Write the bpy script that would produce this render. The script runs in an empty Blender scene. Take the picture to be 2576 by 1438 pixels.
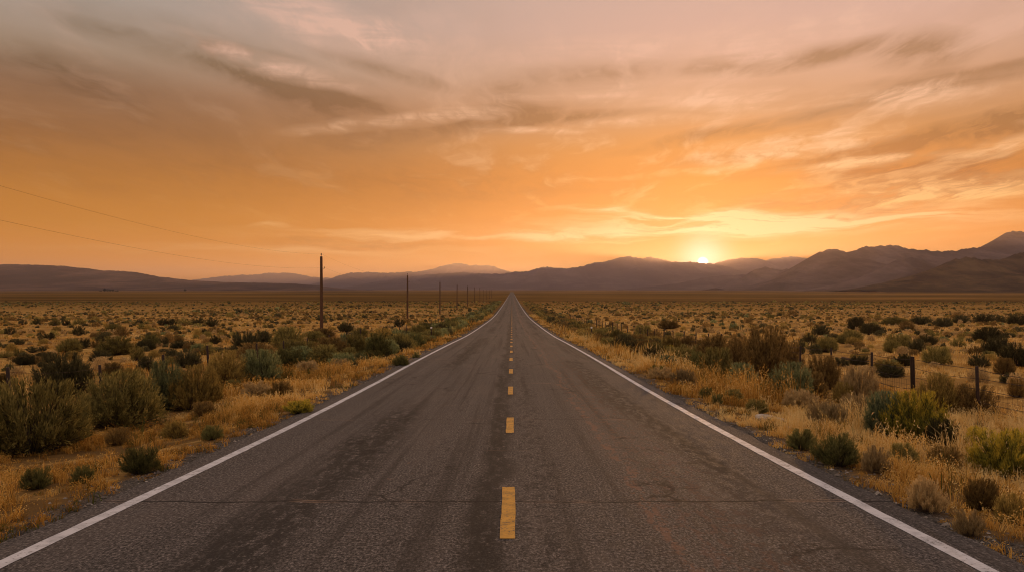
import bpy, math, random
import numpy as np
from mathutils import Vector

random.seed(7)
RNG = np.random.default_rng(7)
scene = bpy.context.scene
COL = scene.collection
ZC = 2.03                      # eye height above the near road
F = 2000.0                     # focal length in units of a 2576 px wide frame
CX, CY = 1288.0, 729.0         # vanishing point of the road, horizon
PI = math.pi

# ----------------------------------------------------------------- helpers
def tag(o, label=None, cat=None, group=None, kind=None):
    if label: o['label'] = label
    if cat: o['category'] = cat
    if group: o['group'] = group
    if kind: o['kind'] = kind
    return o

def link(o, parent=None):
    COL.objects.link(o)
    if parent is not None: o.parent = parent
    return o

def empty(name, loc, rz=0.0):
    o = bpy.data.objects.new(name, None)
    o.empty_display_size = 0.2
    o.location = loc; o.rotation_euler = (0, 0, rz)
    return link(o)

def mesh_obj(name, me, parent=None, loc=(0, 0, 0), rz=0.0, sc=(1, 1, 1)):
    o = bpy.data.objects.new(name, me)
    o.location = loc; o.rotation_euler = (0, 0, rz); o.scale = sc
    return link(o, parent)

def mesh_quads(name, V, Q, mats, tint=None, midx=None, smooth=False):
    V = np.ascontiguousarray(V, dtype=np.float32); Q = np.ascontiguousarray(Q, dtype=np.int32)
    me = bpy.data.meshes.new(name)
    me.vertices.add(len(V)); me.vertices.foreach_set('co', V.ravel())
    me.loops.add(Q.size); me.loops.foreach_set('vertex_index', Q.ravel())
    me.polygons.add(len(Q))
    me.polygons.foreach_set('loop_start', np.arange(0, Q.size, Q.shape[1], dtype=np.int32))
    if midx is not None: me.polygons.foreach_set('material_index', np.asarray(midx, dtype=np.int32))
    me.polygons.foreach_set('use_smooth', np.full(len(Q), smooth, dtype=bool))
    if tint is not None:
        a = me.attributes.new('tint', 'FLOAT', 'FACE')
        a.data.foreach_set('value', np.asarray(tint, dtype=np.float32))
    for m in (mats if isinstance(mats, (list, tuple)) else [mats]): me.materials.append(m)
    me.update(calc_edges=True)
    me.validate()
    return me

def hash2(ix, iy, seed):
    n = (ix.astype(np.int64) * 374761393 + iy.astype(np.int64) * 668265263 + seed * 1442695041) & 0x7fffffff
    n = ((n ^ (n >> 13)) * 1274126177) & 0x7fffffff
    n = n ^ (n >> 16)
    return (n & 0xffff) / 65535.0

def vnoise(x, y, seed=0):
    x = np.asarray(x, float); y = np.asarray(y, float)
    ix = np.floor(x); iy = np.floor(y); fx = x - ix; fy = y - iy
    fx = fx * fx * (3 - 2 * fx); fy = fy * fy * (3 - 2 * fy)
    ix = ix.astype(np.int64); iy = iy.astype(np.int64)
    a = hash2(ix, iy, seed); b = hash2(ix + 1, iy, seed); c = hash2(ix, iy + 1, seed); d = hash2(ix + 1, iy + 1, seed)
    return (a * (1 - fx) + b * fx) * (1 - fy) + (c * (1 - fx) + d * fx) * fy

def fbm(x, y, seed=0, octv=4, gain=0.5):
    s = 0; a = 1; t = 0
    for k in range(octv):
        s = s + a * vnoise(np.asarray(x) * 2 ** k, np.asarray(y) * 2 ** k, seed + 17 * k); t += a; a *= gain
    return s / t

def norm(v):
    return v / np.maximum(np.linalg.norm(v, axis=-1, keepdims=True), 1e-9)

# ----------------------------------------------------------------- terrain
HD = np.array([-400, -30, 0, 5.8, 7.7, 14, 21.5, 29, 36.7, 48, 66, 105, 150, 210, 350, 600, 1100, 3000, 7000, 14000, 40000.])
HH = np.array([-4.0, 1.40, 1.80, 2.03, 2.11, 2.35, 2.57, 2.75, 2.95, 3.27, 3.8, 4.6, 5.35, 5.9, 6.3, 6.5, 6.4, 5.2, 1.5, -6, -30.])
def _pchip_slopes(x, y):
    h = np.diff(x); d = np.diff(y) / h; m = np.zeros_like(y)
    m[0] = d[0]; m[-1] = d[-1]
    for i in range(1, len(y) - 1):
        if d[i - 1] * d[i] > 0:
            w1 = 2 * h[i] + h[i - 1]; w2 = h[i] + 2 * h[i - 1]
            m[i] = (w1 + w2) / (w1 / d[i - 1] + w2 / d[i])
    return m
HM = _pchip_slopes(HD, HH)
def road_z(y):
    y = np.asarray(y, float)
    i = np.clip(np.searchsorted(HD, y) - 1, 0, len(HD) - 2)
    h = HD[i + 1] - HD[i]; t = (y - HD[i]) / h
    v = ((1 + 2 * t) * (1 - t) ** 2 * HH[i] + t * (1 - t) ** 2 * h * HM[i] + t * t * (3 - 2 * t) * HH[i + 1] + t * t * (t - 1) * h * HM[i + 1])
    return ZC - v

ROAD_L, ROAD_R = -4.10, 3.74
def ground_z(x, y):
    x = np.asarray(x, float); y = np.asarray(y, float)
    z = road_z(y)
    out = np.maximum(np.maximum(ROAD_L - x, x - ROAD_R), 0)
    ins = np.clip((np.minimum(x - ROAD_L, ROAD_R - x)) / 0.5, 0, 1)
    z = z - 0.012 - 0.06 * ins
    s = np.clip((out - 0.15) / 3.2, 0, 1); z = z - 0.26 * s * s * (3 - 2 * s)
    w = np.clip((out - 1.0) / 5, 0, 1)
    near = np.clip(1 - np.abs(y) / 900, 0, 1)
    z = z + w * near * (0.45 * (fbm(x / 9, y / 9, 3, 4) - 0.5) + 0.10 * (vnoise(x / 1.3, y / 1.3, 5) - 0.5))
    s2 = np.clip(out / 0.6, 0, 1)
    z = z + 0.05 * s2 * near * (vnoise(x / 0.35, y / 0.35, 9) - 0.5)
    far = np.clip((np.abs(y) - 250) / 900, 0, 1) * np.clip(out / 60, 0, 1)
    z = z + far * 3.0 * (fbm(x / 400, y / 500, 11, 3) - 0.5)
    return z

def at_pixel(px, py):
    """The spot on the ground seen at a place in a 2576 px wide frame."""
    u = (px - CX) / F; v = (CY - py) / F
    d = np.geomspace(3.5, 6000, 6000)
    gap = ZC + v * d - ground_z(u * d, d)
    i = int(np.argmax(gap < 0)) if (gap < 0).any() else len(d) - 1
    return u * d[i], d[i]

# ----------------------------------------------------------------- materials
class NT:
    def __init__(s, nt): s.nt = nt; s.n = nt.nodes; s.l = nt.links
    def node(s, t, **kw):
        n = s.n.new(t)
        for k, v in kw.items(): setattr(n, k, v)
        return n
    def put(s, sock, v):
        if v is None: return
        if hasattr(v, 'is_output'): s.l.new(v, sock)
        else: sock.default_value = v
    def math(s, op, a, b=None, c=None, clamp=False):
        n = s.node('ShaderNodeMath', operation=op, use_clamp=clamp)
        for i, v in enumerate((a, b, c)): s.put(n.inputs[i], v)
        return n.outputs[0]
    def vmath(s, op, a, b=None, scale=None):
        n = s.node('ShaderNodeVectorMath', operation=op)
        s.put(n.inputs[0], a); s.put(n.inputs[1], b)
        if scale is not None: s.put(n.inputs['Scale'], scale)
        return n.outputs['Value'] if op in ('DOT_PRODUCT', 'LENGTH') else n.outputs[0]
    def noise(s, vec, scale, detail=4, rough=0.55, dist=0.0, out=0):
        n = s.node('ShaderNodeTexNoise')
        s.put(n.inputs['Vector'], vec); n.inputs['Scale'].default_value = scale; n.inputs['Detail'].default_value = detail
        n.inputs['Roughness'].default_value = rough; n.inputs['Distortion'].default_value = dist
        return n.outputs[out]
    def ramp(s, fac, stops, interp='LINEAR'):
        n = s.node('ShaderNodeValToRGB'); n.color_ramp.interpolation = interp
        e = n.color_ramp.elements
        while len(e) < len(stops): e.new(0.5)
        for i, (p, c) in enumerate(stops):
            e[i].position = p
            e[i].color = (c, c, c, 1) if not hasattr(c, '__len__') else (*c, 1)
        s.put(n.inputs[0], fac)
        return n.outputs[0]
    def mix(s, fac, a, b, blend='MIX'):
        n = s.node('ShaderNodeMix', data_type='RGBA', blend_type=blend)
        s.put(n.inputs[0], fac)
        for sock, v in ((n.inputs[6], a), (n.inputs[7], b)):
            if hasattr(v, '__len__') and len(v) == 3: v = (*v, 1)
            s.put(sock, v)
        return n.outputs[2]
    def maprange(s, v, a, b, c=0.0, d=1.0, smooth=True):
        n = s.node('ShaderNodeMapRange'); n.interpolation_type = 'SMOOTHSTEP' if smooth else 'LINEAR'
        s.put(n.inputs[0], v)
        for i, q in enumerate((a, b, c, d)): s.put(n.inputs[i + 1], q)
        return n.outputs[0]
    def mapping(s, vec, loc=(0, 0, 0), rot=(0, 0, 0), sc=(1, 1, 1), kind='POINT'):
        n = s.node('ShaderNodeMapping', vector_type=kind)
        s.put(n.inputs[0], vec); n.inputs[1].default_value = loc; n.inputs[2].default_value = rot; n.inputs[3].default_value = sc
        return n.outputs[0]

def new_mat(name):
    m = bpy.data.materials.new(name); m.use_nodes = True
    m.node_tree.nodes.clear()
    t = NT(m.node_tree)
    t.out = t.node('ShaderNodeOutputMaterial')
    return m, t

def principled(t, color, rough=0.85, spec=0.3, bump=None):
    p = t.node('ShaderNodeBsdfPrincipled')
    if hasattr(color, '__len__') and not hasattr(color, 'is_output') and len(color) == 3: color = (*color, 1)
    t.put(p.inputs['Base Color'], color); t.put(p.inputs['Roughness'], rough)
    t.put(p.inputs['Specular IOR Level'], spec)
    if bump is not None:
        b = t.node('ShaderNodeBump'); t.put(b.inputs['Height'], bump[0])
        b.inputs['Strength'].default_value = bump[1]; b.inputs['Distance'].default_value = bump[2]
        t.l.new(b.outputs[0], p.inputs['Normal'])
    t.l.new(p.outputs[0], t.out.inputs[0])
    return p

def foliage_mat(name, dark, mid, light, trans=0.40, vary=0.35):
    m, t = new_mat(name)
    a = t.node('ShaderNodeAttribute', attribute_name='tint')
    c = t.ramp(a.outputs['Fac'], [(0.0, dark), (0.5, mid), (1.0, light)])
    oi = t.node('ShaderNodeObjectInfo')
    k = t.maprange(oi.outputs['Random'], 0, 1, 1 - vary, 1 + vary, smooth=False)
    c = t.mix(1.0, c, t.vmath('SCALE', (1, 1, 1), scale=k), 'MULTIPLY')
    d = t.node('ShaderNodeBsdfDiffuse'); t.l.new(c, d.inputs[0])
    tr = t.node('ShaderNodeBsdfTranslucent'); t.l.new(c, tr.inputs[0])
    mx = t.node('ShaderNodeMixShader'); mx.inputs[0].default_value = trans
    t.l.new(d.outputs[0], mx.inputs[1]); t.l.new(tr.outputs[0], mx.inputs[2])
    t.l.new(mx.outputs[0], t.out.inputs[0])
    return m

def plain_mat(name, a, b, scale=6, rough=0.85, spec=0.25, stretch=(1, 1, 1), bump=0.0):
    m, t = new_mat(name)
    g = t.node('ShaderNodeTexCoord').outputs['Object']
    n = t.noise(t.mapping(g, sc=stretch), scale, 6, 0.6)
    c = t.ramp(n, [(0.3, a), (0.7, b)])
    principled(t, c, rough, spec, (n, bump, 0.02) if bump else None)
    return m

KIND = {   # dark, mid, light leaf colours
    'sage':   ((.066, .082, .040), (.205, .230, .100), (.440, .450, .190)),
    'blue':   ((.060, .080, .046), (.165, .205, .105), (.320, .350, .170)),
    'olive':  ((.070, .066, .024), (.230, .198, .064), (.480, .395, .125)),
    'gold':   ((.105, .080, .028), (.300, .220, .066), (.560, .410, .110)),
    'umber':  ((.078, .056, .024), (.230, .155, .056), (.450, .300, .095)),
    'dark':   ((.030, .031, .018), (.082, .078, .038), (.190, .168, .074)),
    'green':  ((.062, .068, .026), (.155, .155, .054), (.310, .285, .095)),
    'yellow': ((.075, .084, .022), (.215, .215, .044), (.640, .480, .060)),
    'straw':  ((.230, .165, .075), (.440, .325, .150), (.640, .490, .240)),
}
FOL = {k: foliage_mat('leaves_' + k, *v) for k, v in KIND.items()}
STEM = plain_mat('woody_stem', (.035, .026, .018), (.085, .062, .042), 20)
STEMS_PALE = plain_mat('dry_stem', (.10, .075, .05), (.2, .15, .1), 20)

# ----------------------------------------------------------------- plants
def diamonds(p, d, L, W, rng):
    n = len(p)
    side = norm(np.cross(d, norm(rng.normal(size=(n, 3)))))
    L = L[:, None]; W = W[:, None]
    V = np.stack([p, p + d * L * .5 + side * W * .5, p + d * L, p + d * L * .5 - side * W * .5], 1).reshape(-1, 3)
    return V, np.arange(4 * n).reshape(-1, 4)

def tubes(P, R, sides=4):
    """P (n,k,3) poly-lines, R (n,k) radii -> thin tapering tubes."""
    n, k, _ = P.shape
    T = norm(np.gradient(P, axis=1))
    a = norm(np.cross(T, np.array([0.31, 0.17, 0.93]))); b = np.cross(T, a)
    ang = np.arange(sides) * 2 * PI / sides
    ring = (a[:, :, None] * np.cos(ang)[None, None, :, None] + b[:, :, None] * np.sin(ang)[None, None, :, None]) * R[:, :, None, None] + P[:, :, None]
    V = ring.reshape(-1, 3)
    idx = np.arange(n * k * sides).reshape(n, k, sides)
    nx = np.roll(idx, -1, axis=2)
    Q = np.stack([idx[:, :-1], nx[:, :-1], nx[:, 1:], idx[:, 1:]], -1).reshape(-1, 4)
    return V, Q

def bush_arrays(seed, kind, n_stem, n_twig, n_leaf, leaf=.085, wid=.016, height=1.0, plume=.5, lop=.3, flower=0.0, open_=0.0):
    """A shrub one unit in radius: arching stems from one root, twigs on their outer halves, narrow leaves on the twigs."""
    r = np.random.default_rng(seed)
    phi = r.uniform(0, 2 * PI, n_stem)
    th = np.arccos(1 - r.uniform(0, 1, n_stem) ** .9 * .96)
    lobe = 1 + lop * (np.sin(phi * 2 + r.uniform(0, 6)) * .4 + np.sin(phi * 3 + r.uniform(0, 6)) * .4 + np.sin(phi * 5 + th * 3 + r.uniform(0, 6)) * .35)
    lobe *= r.uniform(.80, 1.04, n_stem)
    e = np.stack([np.sin(th) * np.cos(phi) * lobe, np.sin(th) * np.sin(phi) * lobe, (np.cos(th) * .93 + .07) * height * lobe], 1)
    b = np.stack([np.cos(phi), np.sin(phi), 0 * phi], 1) * r.uniform(.02, .14, n_stem)[:, None]
    b[:, 2] = -.08
    c = b * .5 + e * .5; c[:, 2] = e[:, 2] * (.34 + .16 * np.cos(th)); c[:, :2] *= .98
    ts = np.linspace(0, 1, 6)[None, :, None]
    P = (1 - ts) ** 2 * b[:, None] + 2 * ts * (1 - ts) * c[:, None] + ts ** 2 * e[:, None]
    rad = np.linspace(1, .25, 6)[None, :] * r.uniform(.012, .024, n_stem)[:, None]
    SV, SQ = tubes(P, rad, 3)
    # twigs
    si = np.repeat(np.arange(n_stem), n_twig); n = len(si)
    t = (1 - (1 - .34 - open_ * .3) * r.uniform(0, 1, n) ** 1.35)[:, None]
    bb, cc, ee = b[si], c[si], e[si]
    p = (1 - t) ** 2 * bb + 2 * t * (1 - t) * cc + t ** 2 * ee
    tan = norm(2 * (1 - t) * (cc - bb) + 2 * t * (ee - cc))
    outw = norm(p * np.array([1, 1, .6]) + 1e-6)
    d = norm(tan * .55 + outw * .3 + np.array([0, 0, plume]) + r.normal(size=(n, 3)) * .32)
    tl = r.uniform(.14, .36, n)
    li = np.repeat(np.arange(n), n_leaf); m = len(li)
    s = r.uniform(.0, 1, m) ** .8
    lp = p[li] + d[li] * (tl[li] * s)[:, None] + r.normal(size=(m, 3)) * .018
    ld = norm(d[li] + r.normal(size=(m, 3)) * .28 + np.array([0, 0, .10]))
    L = leaf * r.uniform(.6, 1.3, m); W = wid * r.uniform(.7, 1.3, m)
    V, Q = diamonds(lp, ld, L, W, r)
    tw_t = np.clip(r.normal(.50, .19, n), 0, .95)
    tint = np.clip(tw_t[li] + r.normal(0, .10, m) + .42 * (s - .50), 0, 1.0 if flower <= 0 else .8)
    if flower > 0:
        topk = (t[:, 0] > .78) & (r.uniform(0, 1, n) < flower) & (p[:, 2] > .35 * height)
        tip = topk[li] & (s > .45)
        tint = np.where(tip, r.uniform(.8, 1.0, m), tint)
    V[:, 2] = np.maximum(V[:, 2], -.05)
    return V, Q, tint, SV, SQ

def dome_arrays(seed, n, leaf, wid, height=1.0, lop=.3):
    """A low rounded shrub one unit in radius for the middle distance: leaf sprays filling a lumpy dome."""
    r = np.random.default_rng(seed)
    d = norm(r.normal(size=(n, 3))); d[:, 2] = np.abs(d[:, 2])
    lump = 1 + lop * 1.3 * (fbm(d[:, 0] * 2.2 + seed % 91, d[:, 1] * 2.2 + d[:, 2] * 1.3, seed, 3) - .5)
    rad = r.uniform(.12, 1, n) ** .42 * lump * r.uniform(.86, 1.04, n)
    p = d * rad[:, None] * np.array([.90, .90, .86 * height])
    p[:, 2] += .02
    ld = norm(d * .8 + np.array([0, 0, .55]) + r.normal(size=(n, 3)) * .45)
    p = p - ld * (leaf * .4)
    V, Q = diamonds(p, ld, leaf * r.uniform(.6, 1.3, n), wid * r.uniform(.7, 1.3, n), r)
    V[:, 2] = np.maximum(V[:, 2], -.06)
    tint = np.clip(r.normal(.48, .19, n), 0, 1)
    k = 5; a = r.uniform(0, 2 * PI, k)
    P = np.stack([np.zeros((k, 3)), np.stack([np.cos(a) * .25, np.sin(a) * .25, .2 + 0 * a], 1), np.stack([np.cos(a) * .5, np.sin(a) * .5, .5 * height + 0 * a], 1)], 1)
    SV, SQ = tubes(P, np.tile(np.array([[.03, .022, .01]]), (k, 1)), 3)
    return V, Q, tint, SV, SQ

STYLE = {
    'sage':   dict(plume=.38, lop=.14, height=.95),
    'blue':   dict(plume=.36, lop=.16, height=.95),
    'olive':  dict(plume=.34, lop=.13, height=1.0),
    'gold':   dict(plume=.42, lop=.14, height=1.0),
    'umber':  dict(plume=.32, lop=.18, height=1.0),
    'dark':   dict(plume=.4, lop=.28, height=1.0, open_=.2),
    'green':  dict(plume=.45, lop=.3, height=.9),
    'yellow': dict(plume=.7, lop=.3, height=.95, flower=.75),
    'straw':  dict(plume=.85, lop=.25, height=1.05, open_=.6),
}
LOD = {  # stems, twigs per stem, leaves per twig, leaf length, leaf width
    'hero': (130, 15, 14, .080, .016),
    'mid':  (70, 7, 11, .12, .028),
    'low':  (28, 4, 7, .17, .052), 'far':  (12, 3, 5, .30, .13), 'dot':  (6, 2, 4, .5, .26),
}
DOME = {'low': (1500, .17, .045), 'far': (330, .30, .11), 'dot': (80, .55, .26)}
_bush_cache = {}
def bush_data(kind, lod, var):
    key = (kind, lod, var)
    if key not in _bush_cache:
        ns, nt, nl, ll, lw = LOD[lod]
        sd = sum(map(ord, kind)) * 31 + var * 7 + len(lod)
        if lod in DOME: _bush_cache[key] = dome_arrays(sd, *DOME[lod], STYLE[kind]['height'], STYLE[kind]['lop'])
        else: _bush_cache[key] = bush_arrays(sd, kind, ns, nt, nl, ll, lw, **STYLE[kind])
    if len(_bush_cache[key]) == 5:
        V, Q, t_, SV, SQ = _bush_cache[key]
        rr = np.percentile(np.hypot(V[:, 0], V[:, 1]), 96); zz = np.percentile(V[:, 2], 98.5)
        k = np.array([1 / rr, 1 / rr, 1 / zz]); V = V * k; SV = SV * k
        C = V.reshape(-1, 4, 3); ok = (C[:, :, 2].max(1) < 1.05) & (np.hypot(C[..., 0], C[..., 1]).max(1) < 1.14)
        V = C[ok].reshape(-1, 3); t_ = t_[ok]; Q = np.arange(len(V)).reshape(-1, 4)
        SV[:, 2] = np.minimum(SV[:, 2], .98)
        _bush_cache[key] = (V, Q, t_, SV, SQ, True)
    return _bush_cache[key][:5]
_mesh_cache = {}
def bush_meshes(kind, lod, var):
    key = (kind, lod, var)
    if key not in _mesh_cache:
        V, Q, tint, SV, SQ = bush_data(kind, lod, var)
        st = STEMS_PALE if kind == 'straw' else STEM
        if lod == 'hero':
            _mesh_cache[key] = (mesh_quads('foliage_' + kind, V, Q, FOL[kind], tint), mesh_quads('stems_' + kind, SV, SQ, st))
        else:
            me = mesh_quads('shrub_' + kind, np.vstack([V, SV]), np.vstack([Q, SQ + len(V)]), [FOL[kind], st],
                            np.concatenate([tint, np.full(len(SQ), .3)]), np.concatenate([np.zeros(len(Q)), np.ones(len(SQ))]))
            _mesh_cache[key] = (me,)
    return _mesh_cache[key]

NOUN = {'sage': 'sagebrush', 'blue': 'sagebrush', 'olive': 'sagebrush', 'dark': 'sagebrush', 'umber': 'sagebrush',
        'gold': 'rabbitbrush', 'yellow': 'rabbitbrush', 'green': 'green_shrub', 'straw': 'dry_shrub'}
GROUP = 'desert shrubs scattered over the plain'
BUSHES = []      # dicts: x, y, w (width), h, kind, label
def place_bush(b):
    x, y = b['x'], b['y']; z = float(ground_z(x, y))
    dpx = b['w'] / y * F
    lod = 'hero' if dpx > 40 else ('mid' if dpx > 17 else 'low')
    var = random.randrange(3 if lod == 'hero' else 4)
    ms = bush_meshes(b['kind'], lod, var)
    rz = random.uniform(0, 2 * PI); sc = (b['w'] * .5, b['w'] * .5, b['h'])
    nm = NOUN[b['kind']]
    if lod == 'hero':
        root = empty(nm, (x, y, z), rz)
        fo = mesh_obj('foliage', ms[0], root, sc=sc); so = mesh_obj('woody_stems', ms[1], root, sc=sc)
    else:
        root = mesh_obj(nm, ms[0], None, (x, y, z), rz, sc)
    tag(root, b['label'], 'bush', GROUP)
    b['ob'] = root

# ----------------------------------------------------------------- camera, sun, world
cam = bpy.data.cameras.new('camera'); co = bpy.data.objects.new('camera', cam); COL.objects.link(co)
co.location = (0, 0, ZC); co.rotation_euler = (PI / 2, 0, 0)
cam.sensor_width = 36; cam.lens = F / 2576 * 36; cam.shift_y = 10.0 / 2576
cam.clip_start = .1; cam.clip_end = 90000
scene.camera = co

SUN_AZ = math.atan((1768 - CX) / F); SUN_EL = math.radians(1.90)
sdir = Vector((math.sin(SUN_AZ) * math.cos(SUN_EL), math.cos(SUN_AZ) * math.cos(SUN_EL), math.sin(SUN_EL)))
sl = bpy.data.lights.new('sun', 'SUN'); sl.energy = 3.8; sl.angle = math.radians(.5); sl.color = (1.0, .50, .17)
so_ = bpy.data.objects.new('sun', sl); COL.objects.link(so_)
so_.rotation_euler = (-sdir).to_track_quat('-Z', 'Y').to_euler(); so_.location = (0, -5, 30)

def srgb(r, g, b):
    f = lambda c: (c / 255 / 12.92) if c / 255 <= .04045 else ((c / 255 + .055) / 1.055) ** 2.4
    return (f(r), f(g), f(b))

def build_world():
    w = bpy.data.worlds.new('World'); scene.world = w; w.use_nodes = True
    w.node_tree.nodes.clear(); t = NT(w.node_tree)
    out = t.node('ShaderNodeOutputWorld'); bg = t.node('ShaderNodeBackground')
    sky = t.node('ShaderNodeTexSky', sky_type='NISHITA'); sky.sun_disc = False
    sky.sun_elevation = SUN_EL; sky.sun_rotation = SUN_AZ; sky.air_density = 1.5; sky.dust_density = 4.0
    gen = t.node('ShaderNodeTexCoord').outputs['Generated']
    gen = t.vmath('NORMALIZE', gen)
    sp = t.node('ShaderNodeSeparateXYZ'); t.l.new(gen, sp.inputs[0])
    X, Y, Z = sp.outputs
    az = t.math('ARCTAN2', X, Y)
    hyp = t.math('SQRT', t.math('ADD', t.math('MULTIPLY', X, X), t.math('MULTIPLY', Y, Y)))
    tn = t.math('DIVIDE', Z, t.math('MAXIMUM', hyp, .02))
    el = t.math('DIVIDE', t.math('ARCSINE', Z), PI / 2)
    L = [(0.0, srgb(248, 152, 8)), (.020, srgb(238, 146, 8)), (.048, srgb(208, 130, 10)), (.085, srgb(180, 114, 36)), (.112, srgb(156, 104, 56)),
         (.142, srgb(146, 108, 78)), (.166, srgb(162, 138, 116)), (.20, srgb(168, 154, 142)), (.25, srgb(172, 160, 152)), (.5, srgb(192, 178, 172)), (1, srgb(198, 186, 182))]
    R = [(0.0, srgb(250, 170, 12)), (.020, srgb(240, 154, 6)), (.048, srgb(220, 128, 2)), (.085, srgb(200, 120, 28)), (.112, srgb(198, 136, 74)),
         (.142, srgb(206, 154, 116)), (.166, srgb(213, 167, 140)), (.20, srgb(214, 173, 156)), (.25, srgb(206, 174, 161)), (.5, srgb(196, 178, 172)), (1, srgb(198, 186, 182))]
    base = t.mix(t.maprange(az, -.52, .30), t.ramp(el, L), t.ramp(el, R))
    # far side of the sky: dusky rose and grey-blue
    back = t.ramp(el, [(0, srgb(160, 134, 132)), (.10, srgb(212, 170, 152)), (.3, srgb(204, 180, 168)), (1, srgb(198, 186, 182))])
    base = t.mix(t.maprange(t.math('ABSOLUTE', az), .75, 1.9), base, back)
    # cloud plane coordinates and angular coordinates, both warped by noise
    zz = t.math('ADD', t.math('MAXIMUM', Z, 0.0), .07)
    cb = t.node('ShaderNodeCombineXYZ'); t.put(cb.inputs[0], t.math('DIVIDE', X, zz)); t.put(cb.inputs[1], t.math('DIVIDE', Y, zz))
    plane = cb.outputs[0]
    warp = t.vmath('SUBTRACT', t.noise(t.mapping(plane, sc=(1, .55, 1)), 1.1, 4, .55, 0, 1), (.5, .5, .5))
    ca = t.node('ShaderNodeCombineXYZ'); t.put(ca.inputs[0], az); t.put(ca.inputs[1], tn)
    ang = t.vmath('ADD', ca.outputs[0], t.vmath('MULTIPLY', warp, (.16, .034, 0)))
    ang3 = t.vmath('MULTIPLY', ang, (1, 1, 0))
    pl2 = t.vmath('ADD', plane, t.vmath('SCALE', warp, scale=.9))
    wisp = t.noise(t.mapping(pl2, rot=(0, 0, .25), sc=(1.9, .62, 1)), 1.5, 9, .60, .12)
    fine = t.noise(t.mapping(pl2, rot=(0, 0, -.2), sc=(2.4, .8, 1)), 4.2, 8, .62, .15)
    sheet = t.noise(t.mapping(ang3, rot=(0, 0, -.02), sc=(7, 75, 1)), 1.0, 7, .6, .3)
    broad = t.noise(t.mapping(plane, rot=(0, 0, .1), sc=(.8, .5, 1)), .9, 5, .55, .4)
    def blobs(lst):
        acc = None
        for (px, py, sx, sy, rot, amt) in lst:
            u = (px - CX) / F; v = (CY - py) / F
            n = t.node('ShaderNodeTexGradient', gradient_type='SPHERICAL')
            t.l.new(t.mapping(ang3, (math.atan(u), v / math.sqrt(1 + u * u), 0), (0, 0, math.radians(rot)), (sx * 2.1 / F, sy * 2.1 / F, 1), 'TEXTURE'), n.inputs[0])
            acc = t.math('MULTIPLY_ADD', n.outputs['Fac'], amt, acc if acc is not None else 0.0)
        return acc
    dark = blobs([(505, 119, 110, 11, -2, .75), (560, 178, 210, 17, -11, 1.3), (830, 262, 85, 40, -10, .9), (690, 215, 120, 22, -10, .5),
                  (90, 170, 130, 38, -5, .60), (215, 205, 80, 20, -25, .45), (965, 178, 110, 13, -12, .75), (150, 325, 330, 75, 0, .35),
                  (1130, 322, 210, 22, 9, .75), (1290, 264, 60, 30, 0, .8), (2400, 335, 240, 20, 8, 1.25), (2310, 437, 120, 26, 0, 1.1),
                  (2150, 507, 160, 20, 3, .8), (2005, 150, 120, 16, 4, .75), (1770, 166, 70, 16, 0, .55), (2290, 125, 90, 26, -5, .65),
                  (2420, 190, 190, 14, 2, .6), (2060, 278, 260, 12, 9, .75), (1480, 192, 150, 25, 5, .5), (1430, 296, 110, 9, 5, .6),
                  (2530, 452, 70, 14, 0, .7), (1900, 385, 120, 9, 4, .5), (870, 612, 130, 9, 0, .45), (1000, 455, 320, 45, 0, .3), (420, 95, 200, 26, -10, .35)])
    light = blobs([(840, 72, 150, 34, -12, .8), (935, 86, 60, 28, -10, .7), (640, 158, 150, 15, -11, .65), (1010, 306, 150, 12, 6, .75),
                   (1330, 331, 80, 6, 2, .7), (1620, 303, 100, 8, 0, .75), (1640, 112, 240, 22, 3, .7), (2100, 60, 260, 26, 9, .75),
                   (1800, 250, 260, 14, -2, .7), (1990, 362, 150, 17, 6, .8), (2130, 411, 100, 9, 3, .8), (1720, 428, 140, 5, 3, .55),
                   (2430, 476, 170, 16, 3, .85), (2520, 366, 90, 10, 8, .8), (2110, 484, 100, 6, 4, .6), (1500, 225, 180, 16, 6, .4), (2250, 240, 220, 22, 3, .4), (60, 420, 5, 5, 0, 0.01)])
    hot = blobs([(1810, 560, 230, 15, 0, 1.25), (1760, 541, 120, 9, 0, .8), (2260, 548, 330, 18, 2, .75), (1510, 531, 80, 6, 0, .7), (1420, 592, 160, 8, 1, .75),
                 (1060, 588, 260, 11, 0, .7), (760, 632, 330, 10, 0, .45), (680, 568, 24, 4, 0, .5), (930, 603, 90, 9, 4, .4), (1560, 604, 60, 4, 0, .5)])
    orange = blobs([(1750, 440, 380, 75, 0, .9), (2250, 620, 420, 40, 0, .3), (1450, 560, 260, 40, 0, .45)])
    # free streaks, mostly on the sun's side
    rside = t.maprange(az, -.35, .2, .25, 1.0)
    up = t.maprange(el, .02, .1, 0.25, 1.0)
    streak = t.math('MULTIPLY', t.maprange(wisp, .50, .68), t.math('MULTIPLY', rside, up))
    shade = t.math('MULTIPLY', t.maprange(broad, .50, .30), .26)
    wf = t.maprange(wisp, .33, .62, .35, 1.25); ff = t.maprange(fine, .34, .62, .25, 1.25)
    dk = t.math('MINIMUM', t.math('ADD', t.math('MULTIPLY', t.math('MULTIPLY', dark, t.maprange(az, -.3, .25, .92, 1.7)), t.math('MULTIPLY', wf, t.maprange(fine, .30, .60, .55, 1.2))), t.math('MULTIPLY', shade, up)), 1.0)
    lt = t.math('MINIMUM', t.math('ADD', t.math('MULTIPLY', light, t.math('MULTIPLY', t.math('MULTIPLY', ff, wf), t.maprange(sheet, .34, .60, .55, 1.35))), t.math('MULTIPLY', streak, .55)), 1.0)
    ht = t.math('MINIMUM', t.math('MULTIPLY', hot, t.maprange(sheet, .36, .60, .1, 1.5)), 1.0)
    c = t.mix(t.math('MULTIPLY', orange, .8, clamp=True), base, srgb(234, 140, 26))
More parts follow.
